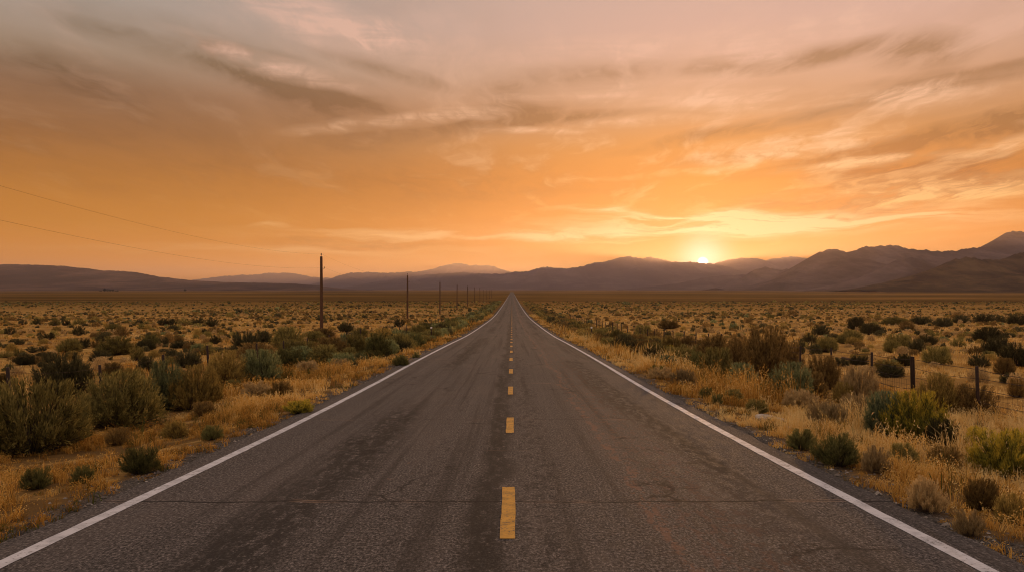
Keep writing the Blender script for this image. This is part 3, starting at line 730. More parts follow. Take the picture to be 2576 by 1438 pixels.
# ----------------------------------------------------------------- shrubs seen one by one
# x0, x1, top, base in a 2576 px frame, kind, label
HEROES = [
 (-45, 205, 965, 1143, 'olive', 'biggest olive shrub of the verge, cut off by the frame edge'),
 (90, 222, 893, 1006, 'dark', 'tall dark twiggy sagebrush behind the two biggest verge shrubs'),
 (193, 402, 942, 1078, 'olive', 'big round olive sagebrush standing over the grass of the verge, second from the frame edge'),
 (355, 470, 915, 1034, 'sage', 'big grey green sagebrush touching a gold rabbitbrush on the verge'),
 (425, 550, 925, 1035, 'gold', 'gold rabbitbrush leaning against the big grey green sagebrush'),
 (522, 615, 884, 966, 'gold', 'golden brown feathery rabbitbrush beside a pale silvery sagebrush'),
 (610, 705, 882, 960, 'sage', 'pale silvery sagebrush between golden brown and dark based shrubs on the verge'),
 (715, 790, 872, 918, 'sage', 'grey green half of the long shrub clump on the pole side verge'),
 (775, 857, 868, 918, 'olive', 'olive half of the long shrub clump with bare dark stems below'),
 (583, 650, 835, 887, 'dark', 'dark sagebrush of a tall clump behind the silvery sagebrush'),
 (640, 686, 833, 868, 'dark', 'dark rounded sagebrush at the far end of the tall clump'),
 (545, 592, 872, 890, 'dark', 'low black sagebrush at the foot of the tall clump'),
 (681, 770, 824, 880, 'olive', 'ragged olive sagebrush with a bare trunk before the first utility pole'),
 (565, 615, 955, 980, 'olive', 'small rounded sagebrush mound at the edge of the verge grass'),
 (445, 505, 880, 925, 'dark', 'dead dark sagebrush with curling branches by the wire fence'),
 (600, 690, 862, 905, 'umber', 'pinkish brown low shrub in front of the dark tall clump'),
 (846, 880, 838, 878, 'blue', 'blue green sagebrush at the start of the roadside shrub belt'),
 (866, 925, 843, 897, 'olive', 'olive shrub behind the blue green sagebrush of the belt'),
 (920, 982, 840, 900, 'green', 'deep green shrub beside the pale verge grass of the belt'),
 (978, 1015, 826, 862, 'sage', 'grey sagebrush behind the deep green shrub of the belt'),
 (1002, 1046, 838, 866, 'sage', 'grey sagebrush between the deep green shrub and the reflector post'),
 (1046, 1088, 811, 842, 'green', 'green shrub just behind the reflector post on the pole side'),
 (1087, 1124, 809, 832, 'green', 'dark green shrub just past the reflector post on the pole side'),
 (1120, 1158, 797, 824, 'green', 'green roadside shrub second past the reflector post on the pole side'),
 (849, 890, 812, 835, 'dark', 'dark leaning sagebrush just past the foot of the first pole'),
 (782, 842, 826, 850, 'umber', 'low brown shrub at the foot of the first utility pole'),
 (752, 820, 833, 862, 'olive', None), (886, 926, 824, 848, 'olive', None), (988, 1022, 800, 822, 'dark', None),
 (1062, 1082, 846, 861, 'olive', 'small round shrub at the base of the reflector post on the pole side'),
 (987, 1030, 893, 921, 'green', 'bright green clump at the asphalt edge below the reflector post'),
 (1035, 1058, 884, 901, 'green', None), (862, 882, 888, 909, 'sage', None), (884, 904, 910, 928, 'dark', None),
 (308, 398, 1126, 1192, 'green', 'dark green low bush in the verge grass before the biggest shrubs'),
 (55, 124, 1178, 1232, 'green', 'blue green low bush in the grass near the frame edge'),
 (186, 228, 1184, 1216, 'green', 'little green tuft between two low green bushes'),
 (508, 558, 1070, 1106, 'green', 'fresh green low plant with white flecks on the verge'),
 (715, 792, 1008, 1040, 'yellow', 'low yellow green clump at the asphalt edge'),
 (226, 278, 882, 909, 'dark', 'black domed shrub alone behind the biggest shrubs'),
 (148, 205, 852, 888, 'olive', None), (36, 88, 892, 918, 'dark', None), (240, 271, 836, 862, 'dark', None),
 (359, 400, 842, 872, 'green', None), (399, 426, 848, 868, 'dark', None), (183, 215, 819, 844, 'dark', None),
 (326, 363, 872, 907, 'olive', None), (346, 390, 897, 935, 'dark', None), (258, 308, 912, 946, 'umber', None),
 (286, 309, 874, 890, 'dark', None), (268, 309, 815, 835, 'olive', None), (420, 452, 817, 831, 'dark', None),
 (398, 425, 799, 818, 'dark', None), (420, 444, 801, 818, 'dark', None), (446, 482, 800, 818, 'olive', None), (480, 518, 800, 818, 'dark', None),
 (518, 550, 799, 823, 'dark', None), (502, 526, 826, 844, 'dark', None), (35, 62, 851, 867, 'dark', None), (32, 62, 876, 896, 'olive', None),
 (-2, 30, 882, 900, 'olive', None), (83, 105, 800, 817, 'dark', None), (45, 68, 803, 817, 'dark', None), (8, 40, 821, 841, 'dark', None),
 (65, 98, 871, 886, 'dark', None), (111, 138, 836, 853, 'dark', None), (223, 258, 856, 874, 'umber', None), (263, 291, 855, 875, 'dark', None),
 (96, 116, 869, 884, 'dark', None), (154, 177, 804, 818, 'dark', None), (184, 215, 799, 817, 'olive', None), (124, 151, 800, 819, 'olive', None),
 (431, 461, 842, 859, 'umber', None), (528, 555, 843, 865, 'dark', None), (464, 492, 856, 876, 'dark', None), (505, 536, 862, 892, 'olive', None),
 # fence side
 (1876, 1978, 837, 958, 'umber', 'tallest brown domed rabbitbrush rising above the wire fence'),
 (1950, 2016, 868, 938, 'umber', 'brown shrub leaning out behind the tallest domed rabbitbrush'),
 (1828, 1886, 855, 925, 'umber', 'brown shrub between the olive shrub and the tallest domed rabbitbrush'),
 (1834, 1900, 918, 966, 'sage', 'grey wispy brush in front of the tallest domed rabbitbrush'),
 (1734, 1776, 887, 934, 'green', 'bright green shrub at the side of the big olive brown shrub'),
 (1766, 1836, 882, 955, 'olive', 'big olive brown shrub one before the tallest domed rabbitbrush'),
 (1687, 1742, 878, 911, 'olive', 'olive shrub just before the bright green shrub'),
 (1672, 1698, 869, 893, 'yellow', 'small yellow green shrub among brown shrubs on the fence side'),
 (1612, 1676, 864, 899, 'olive', 'olive shrub past the reflector post on the fence side verge'),
 (1648, 1700, 896, 927, 'blue', 'bluish silver sagebrush low in the fence side verge grass'),
 (1636, 1680, 921, 943, 'green', 'low green mat on the fence side verge'),
 (1668, 1712, 848, 882, 'gold', 'gold brown shrub before the fence posts'), (1706, 1750, 847, 880, 'umber', 'dark brown shrub touching the wire fence'),
 (1748, 1788, 857, 886, 'umber', None), (1625, 1664, 834, 858, 'umber', None), (1598, 1638, 820, 848, 'olive', None),
 (1590, 1618, 840, 862, 'olive', None), (1598, 1634, 856, 874, 'umber', None), (1658, 1704, 808, 827, 'umber', None),
 (1942, 2036, 921, 1002, 'sage', 'light yellowish green sagebrush in front of the tallest domed rabbitbrush'),
 (1903, 1964, 962, 998, 'olive', 'low olive shrub beside the light yellowish green sagebrush'),
 (1846, 1889, 964, 998, 'umber', 'small round brown mound shrub in the fence side verge grass'),
 (2028, 2078, 942, 998, 'umber', 'brown bare shrub behind the light yellowish green sagebrush'),
 (2034, 2108, 903, 982, 'umber', 'large brown feathery shrub at the foot of the leaning fence posts'),
 (1994, 2026, 855, 892, 'dark', None), (2022, 2055, 839, 867, 'dark', None), (2046, 2084, 819, 844, 'dark', None), (2032, 2086, 866, 885, 'dark', None),
 (1760, 1796, 976, 1000, 'green', 'dark green tuft in the fence side verge, higher of two'), (1795, 1812, 992, 1020, 'green', 'thin dark green tuft in the fence side verge, lower of two'),
 (1985, 2046, 1084, 1132, 'green', 'fresh green bush at the gravel edge before the yellow tipped bush'),
 (2183, 2268, 996, 1098, 'blue', 'blue green part of the biggest fence side shrub clump'),
 (2232, 2372, 998, 1108, 'yellow', 'biggest yellow green flowering rabbitbrush below the thick fence post'),
 (2335, 2402, 1060, 1120, 'dark', 'dark low shrub tucked behind the biggest flowering rabbitbrush'),
 (2312, 2398, 949, 1046, 'gold', 'golden brown feathery shrub next to the thick black fence post'),
 (2394, 2494, 975, 1046, 'umber', 'wide brown shrub with dark foot round the nearest thin fence post'),
 (2458, 2610, 1095, 1208, 'yellow', 'mustard topped rabbitbrush cut off by the frame edge'),
 (2432, 2496, 1080, 1124, 'yellow', 'small yellow green rabbitbrush beside the mustard topped one'),
 (2054, 2162, 1102, 1172, 'green', 'dark green low bush with yellow tips at the gravel edge'),
 (2124, 2202, 930, 1014, 'straw', 'grey straw coloured wispy shrub with twisted bare stems'),
 (2098, 2144, 966, 1014, 'gold', 'gold brown shrub beside the grey straw coloured wispy shrub'),
 (2526, 2600, 868, 922, 'dark', 'large dark shrub behind the fence at the frame edge'),
 (2476, 2534, 849, 894, 'dark', 'tall dark grey sagebrush on the plain above the nearest thin fence post'),
 (2452, 2518, 826, 860, 'dark', 'wide dark sagebrush on the plain behind the tall dark grey one'),
 (2208, 2266, 919, 949, 'dark', 'dark flat shrub between leaning post and thick post'), (2253, 2295, 893, 921, 'dark', None), (2326, 2384, 875, 918, 'olive', None),
 (2290, 2326, 855, 886, 'dark', None), (2314, 2354, 843, 870, 'dark', None), (2232, 2288, 844, 878, 'olive', None), (2165, 2217, 814, 842, 'dark', None),
 (2136, 2176, 800, 830, 'dark', None), (2505, 2548, 904, 942, 'umber', None), (2540, 2580, 956, 1000, 'umber', None), (2394, 2428, 851, 872, 'olive', None),
 (2116, 2166, 832, 858, 'olive', None), (2127, 2162, 848, 866, 'gold', None), (2440, 2484, 896, 922, 'dark', None), (2140, 2180, 896, 918, 'dark', None),
 (2220, 2280, 800, 818, 'olive', None), (2295, 2340, 797, 816, 'dark', None), (2352, 2392, 800, 822, 'dark', None), (2400, 2436, 794, 812, 'dark', None), (2452, 2492, 790, 811, 'dark', None), (2536, 2578, 790, 818, 'dark', None),
 (2240, 2304, 1120, 1170, 'olive', 'small olive bush in pale grass below the biggest flowering rabbitbrush'),
 (2428, 2506, 1212, 1284, 'umber', 'dark brown bush in the grass near the lower frame corner'),
 (2286, 2372, 1212, 1288, 'straw', 'pale straw clump with radiating stems beside the gravel edge'),
 (750, 800, 908, 938, 'straw', 'pale straw bush in the verge grass below the long shrub clump'),
 (836, 880, 902, 930, 'straw', 'smaller pale straw bush beside the blue green sagebrush belt'),
 (1880, 1928, 1008, 1040, 'olive', None), (2040, 2125, 1020, 1078, 'straw', None), (2110, 2200, 1000, 1062, 'straw', None), (1975, 2050, 985, 1030, 'straw', None), (2170, 2235, 1130, 1190, 'straw', None),
 (2340, 2410, 1128, 1180, 'umber', None), (2410, 2470, 1290, 1350, 'straw', None), (2510, 2580, 1250, 1318, 'gold', None), (1690, 1748, 932, 968, 'straw', None), (1632, 1688, 925, 953, 'straw', None),
 (610, 685, 960, 998, 'straw', None), (675, 735, 960, 996, 'umber', None),
 (270, 330, 1078, 1120, 'umber', None), (410, 470, 1060, 1104, 'gold', None),
 (480, 540, 1010, 1048, 'umber', None), (1820, 1868, 982, 1012, 'olive', None),
]
for (x0, x1, yt, yb, kind, lab) in HEROES:
    X, Y = at_pixel((x0 + x1) / 2, yb - .04 * (yb - yt))
    w = (x1 - x0) / F * Y; h = (yb - yt) / F * Y
    if X > 0: w *= 1.10; h *= 1.08
    BUSHES.append(dict(x=X, y=Y, w=max(w * 1.02, .25), h=max(h * 1.0, .2), kind=kind, label=lab, px=((x0 + x1) / 2, yb), hero=True))

# the rest of the plain: scattered by chance, thicker along both verges
def scatter(n, ymin, ymax, seed):
    r = np.random.default_rng(seed)
    y = np.sqrt(r.uniform(ymin ** 2, ymax ** 2, n)); x = r.uniform(-.72, .72, n) * y
    return x, y, r
PLAIN = []
x, y, r = scatter(25000, 15, 460, 5)
clump = fbm(x / 14, y / 14, 61, 3); bare = fbm(x / 45, y / 45, 67, 3)
keep = (np.where(x > 0, x - 9.5, -x - 8.5) > 0) & (r.uniform(0, 1, len(x)) < np.clip((clump - .28) * 2.6, .04, 1) * np.clip((bare - .25) * 3.2, .25, 1))
size = np.exp(r.normal(math.log(.62), .42, len(x)))
hh = size * r.uniform(.40, .68, len(x))
kd = r.choice(['dark', 'olive', 'umber', 'dark', 'sage', 'gold'], len(x), p=[.24, .24, .24, .06, .05, .17])
for i in np.nonzero(keep)[0]: PLAIN.append((x[i], y[i], size[i], hh[i], kd[i]))
# belts along the road
for side in (-1, 1):
    n = 950
    yy = np.exp(r.uniform(math.log(32), math.log(430), n)) if False else r.uniform(30, 430, n)
    off = np.abs(r.normal(0, 1, n))
    xx = (ROAD_L - 1.6 - off * 2.4) if side < 0 else (ROAD_R + 2.2 + off * 2.3)
    for i in range(n):
        if abs(xx[i]) > 11: continue
        s_ = float(np.exp(r.normal(math.log(.85), .3)))
        PLAIN.append((xx[i], yy[i], s_, s_ * r.uniform(.5, .75), r.choice(['green', 'olive', 'sage', 'dark'] if side < 0 else ['olive', 'umber', 'dark', 'gold'], p=[.3, .3, .25, .15])))
hx = np.array([b['x'] for b in BUSHES]); hy = np.array([b['y'] for b in BUSHES]); hw_ = np.array([b['w'] for b in BUSHES])
taken = []
good = []
for p in PLAIN:
    d = np.hypot(hx - p[0], hy - p[1])
    if (d < (hw_ + p[2]) * .42).any(): continue
    # no extra shrub in front of the shrubs copied one by one, nor in the near verge
    if p[1] < 31 and abs(p[0]) < 13: continue
    if p[1] < 23: continue
    good.append(p)
good.sort(key=lambda p: -(p[2] * math.sqrt(p[3] / p[2]) / p[1]))
inview = lambda p: abs(p[0] / p[1]) < .66
n_single = 300 - len(BUSHES)
singles = []; rest = []
for p in good:
    if len(singles) < n_single and inview(p): singles.append(p)
    else: rest.append(p)
for p in singles:
    BUSHES.append(dict(x=p[0], y=p[1], w=p[2], h=p[3], kind=str(p[4]), label=None, px=(CX + F * p[0] / p[1], CY + F * (ZC - float(ground_z(p[0], p[1]))) / p[1]), hero=False))

# a name for every shrub the list above leaves unnamed, from its look and the landmark beside it
LANDMARK = [('the first utility pole', 809, 838, 73.5), ('the second utility pole', 1033, 800, 138), ('the third utility pole', 1112, 782, 200), ('the fourth utility pole', 1152, 770, 262),
            ('the fence-side reflector post', 1488, 855, 54), ('the pole-side reflector post', 1085, 855, 54), ('the thick black fence post', 2297, 985, 21), ('the nearest thin fence post', 2458, 1035, 18),
            ('the leaning fence post', 2194, 955, 23.5), ('the half hidden fence post', 2011, 910, 29),
            ('the tallest brown domed shrub', 1927, 955, 25), ('the black domed shrub', 252, 905, 28), ('the tall dark twiggy sagebrush', 155, 1000, 18), ('the big round olive sagebrush', 297, 1075, 13.5),
            ('the dead curling sagebrush', 475, 922, 27), ('the tall dark clump', 640, 880, 33), ('the silvery sagebrush', 655, 955, 21), ('the grey straw coloured shrub', 2163, 1012, 18.5),
            ('the tall grey sagebrush', 2505, 890, 30), ('the wide dark sagebrush', 2485, 858, 37), ('the long verge clump', 790, 915, 25), ('the deep green belt shrub', 950, 898, 28),
            ('the big olive brown verge shrub', 1800, 950, 23), ('the fence touching shrub', 1728, 878, 34), ('the bluish silver sagebrush', 1674, 925, 26),
            ('the farm trees', 272, 760, 250), ('the lone far tree', 465, 760, 250), ('the big dark mountain', 2180, 760, 230), ('the setting sun', 1768, 770, 200), ('the near olive hill', 2440, 770, 200), ('the low brown ridge', 80, 775, 200), ('the two humped foothill', 1930, 775, 200)]
LOOK = {'sage': 'grey green', 'blue': 'bluish grey', 'olive': 'olive', 'dark': 'dark', 'umber': 'brown', 'gold': 'golden brown', 'green': 'green', 'yellow': 'yellow green', 'straw': 'pale straw'}
ORD = ['', ', the next one out', ', the third one out', ', the fourth one out', ', the fifth one out', ', the sixth one out', ', the seventh one out', ', the eighth one out', ', the ninth one out', ', the tenth one out',
       ', the eleventh one out', ', the twelfth one out', ', the thirteenth one out', ', the fourteenth one out', ', the fifteenth one out']
by_label = {}
for b in BUSHES:
    if b['label']: continue
    px, py = b['px']
    best = min(LANDMARK, key=lambda q: math.hypot((q[1] - px) / 1.0, (q[2] - py) * 2.6))
    if best[0] in ('the setting sun', 'the big dark mountain', 'the farm trees', 'the lone far tree', 'the near olive hill', 'the low brown ridge', 'the two humped foothill'):
        rel = 'on the plain below'
    elif py < best[2] - 12: rel = 'behind'
    elif py > best[2] + 12: rel = 'in front of'
    else: rel = 'beside'
    asp = b['h'] / b['w']; big = b['w']
    sz = 'small' if big < .8 else ('wide' if asp < .5 else ('tall' if asp > .66 else ('large' if big > 1.4 else 'round')))
    key = f"{sz} {LOOK[b['kind']]} shrub {rel} {best[0]}"
    by_label.setdefault(key, []).append(b)
for key, lst in by_label.items():
    lst.sort(key=lambda b: b['y'])
    for i, b in enumerate(lst): b['label'] = key + ORD[min(i, len(ORD) - 1)]
for b in BUSHES: place_bush(b)

# farther shrubs nobody could count: one mass
def shrub_mass(rest):
    VV, QQ, TT, MM = [], [], [], []; off = 0
    kinds = ['sage', 'olive', 'dark', 'umber', 'gold', 'green', 'straw']
    r = np.random.default_rng(99)
    for p in rest:
        if abs(p[0] / p[1]) > .80: continue
        lod = ('low' if p[1] < 75 else ('far' if p[1] < 190 else 'dot')) if p[2] > .55 else ('far' if p[1] < 60 else 'dot')
        V, Q, t, SV, SQ = bush_data(str(p[4]), lod, int(r.integers(4)))
        a = r.uniform(0, 2 * PI); s = p[2] * .5
        R = np.array([[math.cos(a), -math.sin(a)], [math.sin(a), math.cos(a)]])
        W = np.empty_like(V); W[:, :2] = V[:, :2] @ R.T * s; W[:, 2] = V[:, 2] * p[3]
        W += np.array([p[0], p[1], float(ground_z(p[0], p[1]))])
        VV.append(W); QQ.append(Q + off); off += len(W)
        TT.append(np.clip(t + r.uniform(-.2, .2), 0, 1)); MM.append(np.full(len(Q), kinds.index(str(p[4]))))
    me = mesh_quads('distant_sagebrush', np.vstack(VV), np.vstack(QQ), [FOL[k] for k in kinds], np.concatenate(TT), np.concatenate(MM))
    tag(mesh_obj('distant_sagebrush', me), 'countless small sagebrush dotting the plain out to the mountains', 'scrub', kind='stuff')
def small_scrub(n, seed):
    r = np.random.default_rng(seed)
    y = np.sqrt(r.uniform(24 ** 2, 230 ** 2, n)); x = r.uniform(-.75, .75, n) * y
    k = (np.where(x > 0, x - 11.5, -x - 10.5) > 0) & (r.uniform(0, 1, n) < np.clip((fbm(x / 7, y / 7, 131, 3) - .30) * 3, .08, 1))
    s_ = np.exp(r.normal(math.log(.40), .32, n)); kd = r.choice(['dark', 'umber', 'straw', 'gold', 'straw'], n)
    return [(x[i], y[i], s_[i], s_[i] * r.uniform(.5, .9), kd[i]) for i in np.nonzero(k)[0]]
shrub_mass(rest + small_scrub(11000, 17))

# ----------------------------------------------------------------- grass
def blades(x, y, h, w, lean, rng, tint, seeds=False):
    """one bent two-piece blade at each x, y"""
    n = len(x)
    b = np.stack([x, y, ground_z(x, y) - .015], 1)
    az = rng.uniform(0, 2 * PI, n)
    out = np.stack([np.cos(az), np.sin(az), 0 * az], 1)
    side = np.stack([-np.sin(az + rng.normal(0, .8, n)), np.cos(az), 0 * az], 1)
    mid = b + out * (lean * h * .35)[:, None] + np.array([0, 0, 1]) * (h * .6)[:, None]
    tip = b + out * (lean * h)[:, None] + np.array([0, 0, 1]) * (h * (1 - .25 * lean))[:, None]
    W = (w * .5)[:, None]
    V = np.stack([b - side * W, b + side * W, mid + side * W * .8, mid - side * W * .8, tip + side * W * .15, tip - side * W * .15], 1).reshape(-1, 3)
    k = np.arange(n)[:, None] * 6
    Q = np.concatenate([k + np.array([[0, 1, 2, 3]]), k + np.array([[3, 2, 4, 5]])], 0)
    T = np.concatenate([tint, tint])
    if seeds:
        m = rng.uniform(0, 1, n) < .5
        ti = np.nonzero(m)[0]
        rep = np.repeat(ti, 5); q = len(rep)
        f = rng.uniform(.72, 1.02, q)[:, None]
        p = b[rep] * (1 - f) + tip[rep] * f + rng.normal(size=(q, 3)) * np.array([.014, .014, .006])
        d = norm(out[rep] * .5 + np.array([0, 0, 1]) + rng.normal(size=(q, 3)) * .5)
        SV, SQ = diamonds(p, d, h[rep] * rng.uniform(.05, .09, q), np.maximum(w[rep] * 1.5, .006), rng)
        Q = np.concatenate([Q, SQ + len(V)]); V = np.concatenate([V, SV]); T = np.concatenate([T, np.clip(tint[rep] + .18, 0, 1)])
    return V, Q, T

def grass_mat():
    m, t = new_mat('dry_grass')
    a = t.node('ShaderNodeAttribute', attribute_name='tint')
    c = t.ramp(a.outputs['Fac'], [(0.0, (.090, .105, .028)), (.10, (.18, .115, .032)), (.22, (.33, .165, .034)), (.45, (.60, .335, .070)), (.70, (.78, .500, .135)), (1.0, (.90, .690, .30))])
    d = t.node('ShaderNodeBsdfDiffuse'); t.l.new(c, d.inputs[0])
    tr = t.node('ShaderNodeBsdfTranslucent'); t.l.new(c, tr.inputs[0])
    mx = t.node('ShaderNodeMixShader'); mx.inputs[0].default_value = .40
    t.l.new(d.outputs[0], mx.inputs[1]); t.l.new(tr.outputs[0], mx.inputs[2]); t.l.new(mx.outputs[0], t.out.inputs[0])
    return m
GRASS = grass_mat()
def tufts(n, xmin, xmax, ymin, ymax, per, seed, hmul=1.0, wmul=1.0, tall=False):
    r = np.random.default_rng(seed)
    x = r.uniform(xmin, xmax, n) if not callable(xmin) else None
    y = r.uniform(ymin, ymax, n)
    out = np.maximum(ROAD_L - x, x - ROAD_R)
    edge = -.46 + .68 * fbm(x / .9, y / .9, 71, 3)
    dens = np.clip((fbm(x / .8, y / .8, 73, 3) - .32) * 4.2, .10, 1) * np.clip((out - edge) / .20, 0, 1)
    keep = r.uniform(0, 1, n) < dens
    return x[keep], y[keep], r
def grow(x, y, r, per, hmul, wid, seeds, spread, tintmul=0.0):
    n = len(x)
    out = np.maximum(ROAD_L - x, x - ROAD_R)
    patch = fbm(x / 2.2, y / 2.2, 79, 3); patch2 = fbm(x / 5 + 9, y / 5, 83, 3)
    grad = np.clip((out - .1) / np.where(x > 0, 1.6, 2.4), 0, 1)
    hmean = (.095 + .36 * grad * np.clip((patch - .30) * 3.0, .12, 1.35)) * np.where(x > 0, 1.02, .95)
    hmean = hmean * (1 - .45 * np.clip((out - 2.8) / 1.6, 0, 1))
    for b in BUSHES:
        if b['y'] < 60:
            q = ((x - b['x'] * (1 - .6 * b['w'] / b['y'])) ** 2 + (y - b['y'] + .60 * b['w']) ** 2) < (.85 * b['w']) ** 2
            hmean = np.where(q, hmean * .36, hmean)
    h0 = hmean * np.exp(r.normal(0, .22, n)) * hmul
    tone = np.clip(.10 + .62 * (patch2 - .25) * 2.3 + np.where(x > 0, .16, -.02) + .12 * grad, .05, .9) + r.normal(0, .17, n) + tintmul
    green = (r.uniform(0, 1, n) < .02) | ((fbm(x / .7 + 31, y / .7, 171, 2) > .70) & (r.uniform(0, 1, n) < .6))
    tone = np.where(green, .02, tone)
    i = np.repeat(np.arange(n), per); m = len(i)
    sp = (spread + .22 * h0[i])
    a = r.uniform(0, 2 * PI, m); rad = sp * np.sqrt(r.uniform(0, 1, m))
    bx = x[i] + rad * np.cos(a); by = y[i] + rad * np.sin(a)
    h = h0[i] * r.uniform(.5, 1.25, m)
    ok = (np.maximum(ROAD_L - bx, bx - ROAD_R) > .03)
    bx, by, h, i = bx[ok], by[ok], h[ok], i[ok]; m = len(bx)
    return blades(bx, by, h, wid * r.uniform(.7, 1.3, m), np.clip(r.gamma(2.2, .22, m), 0, 1.3), r, np.clip(tone[i] + r.normal(0, .09, m), 0, 1), seeds)
parts = []
def add(*a): parts.append(a)
for (x0, x1, sd) in ((-10.5, ROAD_L, 1), (ROAD_R, 11.5, 2)):
    x, y, r = tufts(int((x1 - x0) * 13 * 52), x0, x1, 4.5, 17.5, 0, sd); add(*grow(x, y, r, 20, 1.0, .0078, True, .045))
    x, y, r = tufts(int((x1 - x0) * 15 * 20), x0, x1, 17.5, 32, 0, sd + 10); add(*grow(x, y, r, 15, 1.05, .013, True, .08))
    x, y, r = tufts(int((x1 - x0) * 34 * 9), x0, x1, 32, 66, 0, sd + 20); add(*grow(x, y, r, 10, 1.1, .024, False, .13))
    x, y, r = tufts(int((x1 - x0) * 120 * 2.2), x0, x1, 66, 190, 0, sd + 30); add(*grow(x, y, r, 7, 1.2, .05, False, .30))
def field(n, y0, y1, per, wid, sd, spread, hm, skip):
    r = np.random.default_rng(sd)
    y = np.sqrt(r.uniform(y0 ** 2, y1 ** 2, n)); x = r.uniform(-.72, .72, n) * y
    k = (np.where(x > 0, x - skip[1], -x - skip[0]) > 0) & (r.uniform(0, 1, n) < np.clip((fbm(x / 5, y / 5, 91, 3) - .33) * 3.5, .03, 1))
    add(*grow(x[k], y[k], r, per, hm, wid, False, spread, .10))
field(13000, 13, 34, 12, .013, 41, .10, .85, (10.4, 11.4))
field(22000, 34, 75, 7, .026, 42, .16, .8, (10.4, 11.4))
field(24000, 75, 190, 5, .06, 43, .3, .85, (10.4, 11.4))
off = 0; VV, QQ, TT = [], [], []
for V, Q, T in parts:
    VV.append(V); QQ.append(Q + off); TT.append(T); off += len(V)
tag(mesh_obj('dry_grass', mesh_quads('dry_grass', np.vstack(VV), np.vstack(QQ), GRASS, np.concatenate(TT))), 'dry golden bunch grass covering both road verges and the plain', 'grass', kind='stuff')

# ----------------------------------------------------------------- gravel and stones
def stones(n, seed):
    r = np.random.default_rng(seed)
    base = np.array([[1, 0, 0], [0, 1, 0], [-1, 0, 0], [0, -1, 0], [.0, .0, .8], [0, 0, -.5]], float)
    tri = np.array([[0, 1, 4, 4], [1, 2, 4, 4], [2, 3, 4, 4], [3, 0, 4, 4]])
    side = r.uniform(0, 1, n) < .5
    y = 4.5 + (r.uniform(0, 1, n) ** 1.7) * 40
    o = np.abs(r.normal(0, .26, n)) + .0
    x = np.where(side, ROAD_L - o, ROAD_R + o)
    s = np.exp(r.normal(math.log(.011), .5, n))
    a = r.uniform(0, 2 * PI, n)
    B = base[None] * r.uniform(.6, 1.4, (n, 6, 3)) * s[:, None, None]
    Vx = B[..., 0] * np.cos(a)[:, None] - B[..., 1] * np.sin(a)[:, None] + x[:, None]
    Vy = B[..., 0] * np.sin(a)[:, None] + B[..., 1] * np.cos(a)[:, None] + y[:, None]
    Vz = B[..., 2] * .8 + np.maximum(ground_z(x, y), 0 * x - 99)[:, None] + .2 * s[:, None]
    V = np.stack([Vx, Vy, Vz], -1).reshape(-1, 3)
    F3 = (np.arange(n)[:, None, None] * 6 + np.array([[0, 1, 4], [1, 2, 4], [2, 3, 4], [3, 0, 4]])[None]).reshape(-1, 3)
    return V, F3, np.repeat(r.uniform(0, 1, n), 4)
V, F3, T = stones(9000, 8)
GR, t = new_mat('gravel_stone')
a = t.node('ShaderNodeAttribute', attribute_name='tint')
principled(t, t.ramp(a.outputs['Fac'], [(0, (.045, .040, .036)), (.6, (.14, .12, .10)), (.92, (.26, .22, .18)), (1, (.5, .45, .38))]), .9, .2)
tag(mesh_obj('gravel', mesh_quads('gravel', V, F3, GR, T)), 'grey gravel strewn along both edges of the asphalt', 'gravel', kind='stuff')

def rock(px, py, w, h, seed, label):
    import bmesh
    X, Y = at_pixel(px, py)
    bm = bmesh.new(); bmesh.ops.create_icosphere(bm, subdivisions=3, radius=1)
    for v in bm.verts:
        c = v.co
        k = 1 + .5 * (float(fbm(c.x * 1.6 + seed, c.y * 1.6 + c.z, 5, 3)) - .5) * 1.6
        c *= k
        c.z = c.z * .55 + .25
        v.co = Vector((c.x * w / 2, c.y * w * .36, c.z * h))
    me = bpy.data.meshes.new('rock'); bm.to_mesh(me); bm.free()
    me.materials.append(ROCKM)
    tag(mesh_obj('rock', me, None, (X, Y, float(ground_z(X, Y))), seed), label, 'rock', 'pale rocks in the fence side verge')
ROCKM = plain_mat('pale_rock', (.30, .24, .18), (.58, .50, .40), 7, .9, .2, bump=.6)
rock(1925, 1054, .50, .12, 1.3, 'long pale flat rock half hidden in the fence side grass')
rock(1962, 1058, .24, .08, 2.9, 'smaller pale rock beside the long flat rock')
rock(1801, 1055, .10, .05, 4.2, 'small white stone at the gravel edge where the crack meets the line')
rock(1985, 1077, .16, .06, 5.5, 'pale rock below the long flat rock, closer to the gravel')
rock(2046, 1092, .14, .06, 6.1, 'pale rock beside the fresh green bush')

# ----------------------------------------------------------------- poles and power lines
WOOD = plain_mat('weathered_pole_wood', (.060, .034, .022), (.150, .085, .052), 5, .9, .15, (6, 6, .25), .4)
POSTW = plain_mat('black_post_wood', (.020, .013, .010), (.050, .032, .022), 5, .9, .15, (6, 6, .25), .4)
METAL = plain_mat('dark_rusty_steel', (.022, .016, .013), (.060, .036, .026), 12, .75, .3)
INSUL = plain_mat('insulator_ceramic', (.05, .035, .03), (.09, .06, .05), 4, .35, .5)
def lathe(prof, sides=14):
    prof = np.array(prof, float); k = len(prof)
    a = np.arange(sides) * 2 * PI / sides
    V = np.stack([prof[:, 0, None] * np.cos(a), prof[:, 0, None] * np.sin(a), np.repeat(prof[:, 1, None], sides, 1)], -1).reshape(-1, 3)
    idx = np.arange(k * sides).reshape(k, sides); nx = np.roll(idx, -1, 1)
    return V, np.stack([idx[:-1], nx[:-1], nx[1:], idx[1:]], -1).reshape(-1, 4)
POLE_X = -17.6; PH = 7.0
shaft_me = mesh_quads('shaft', *lathe([(.001, -1.6), (.168, -1.6), (.160, .4), (.145, 3), (.118, PH - .10), (.105, PH - .02), (.001, PH)]), WOOD, smooth=True)
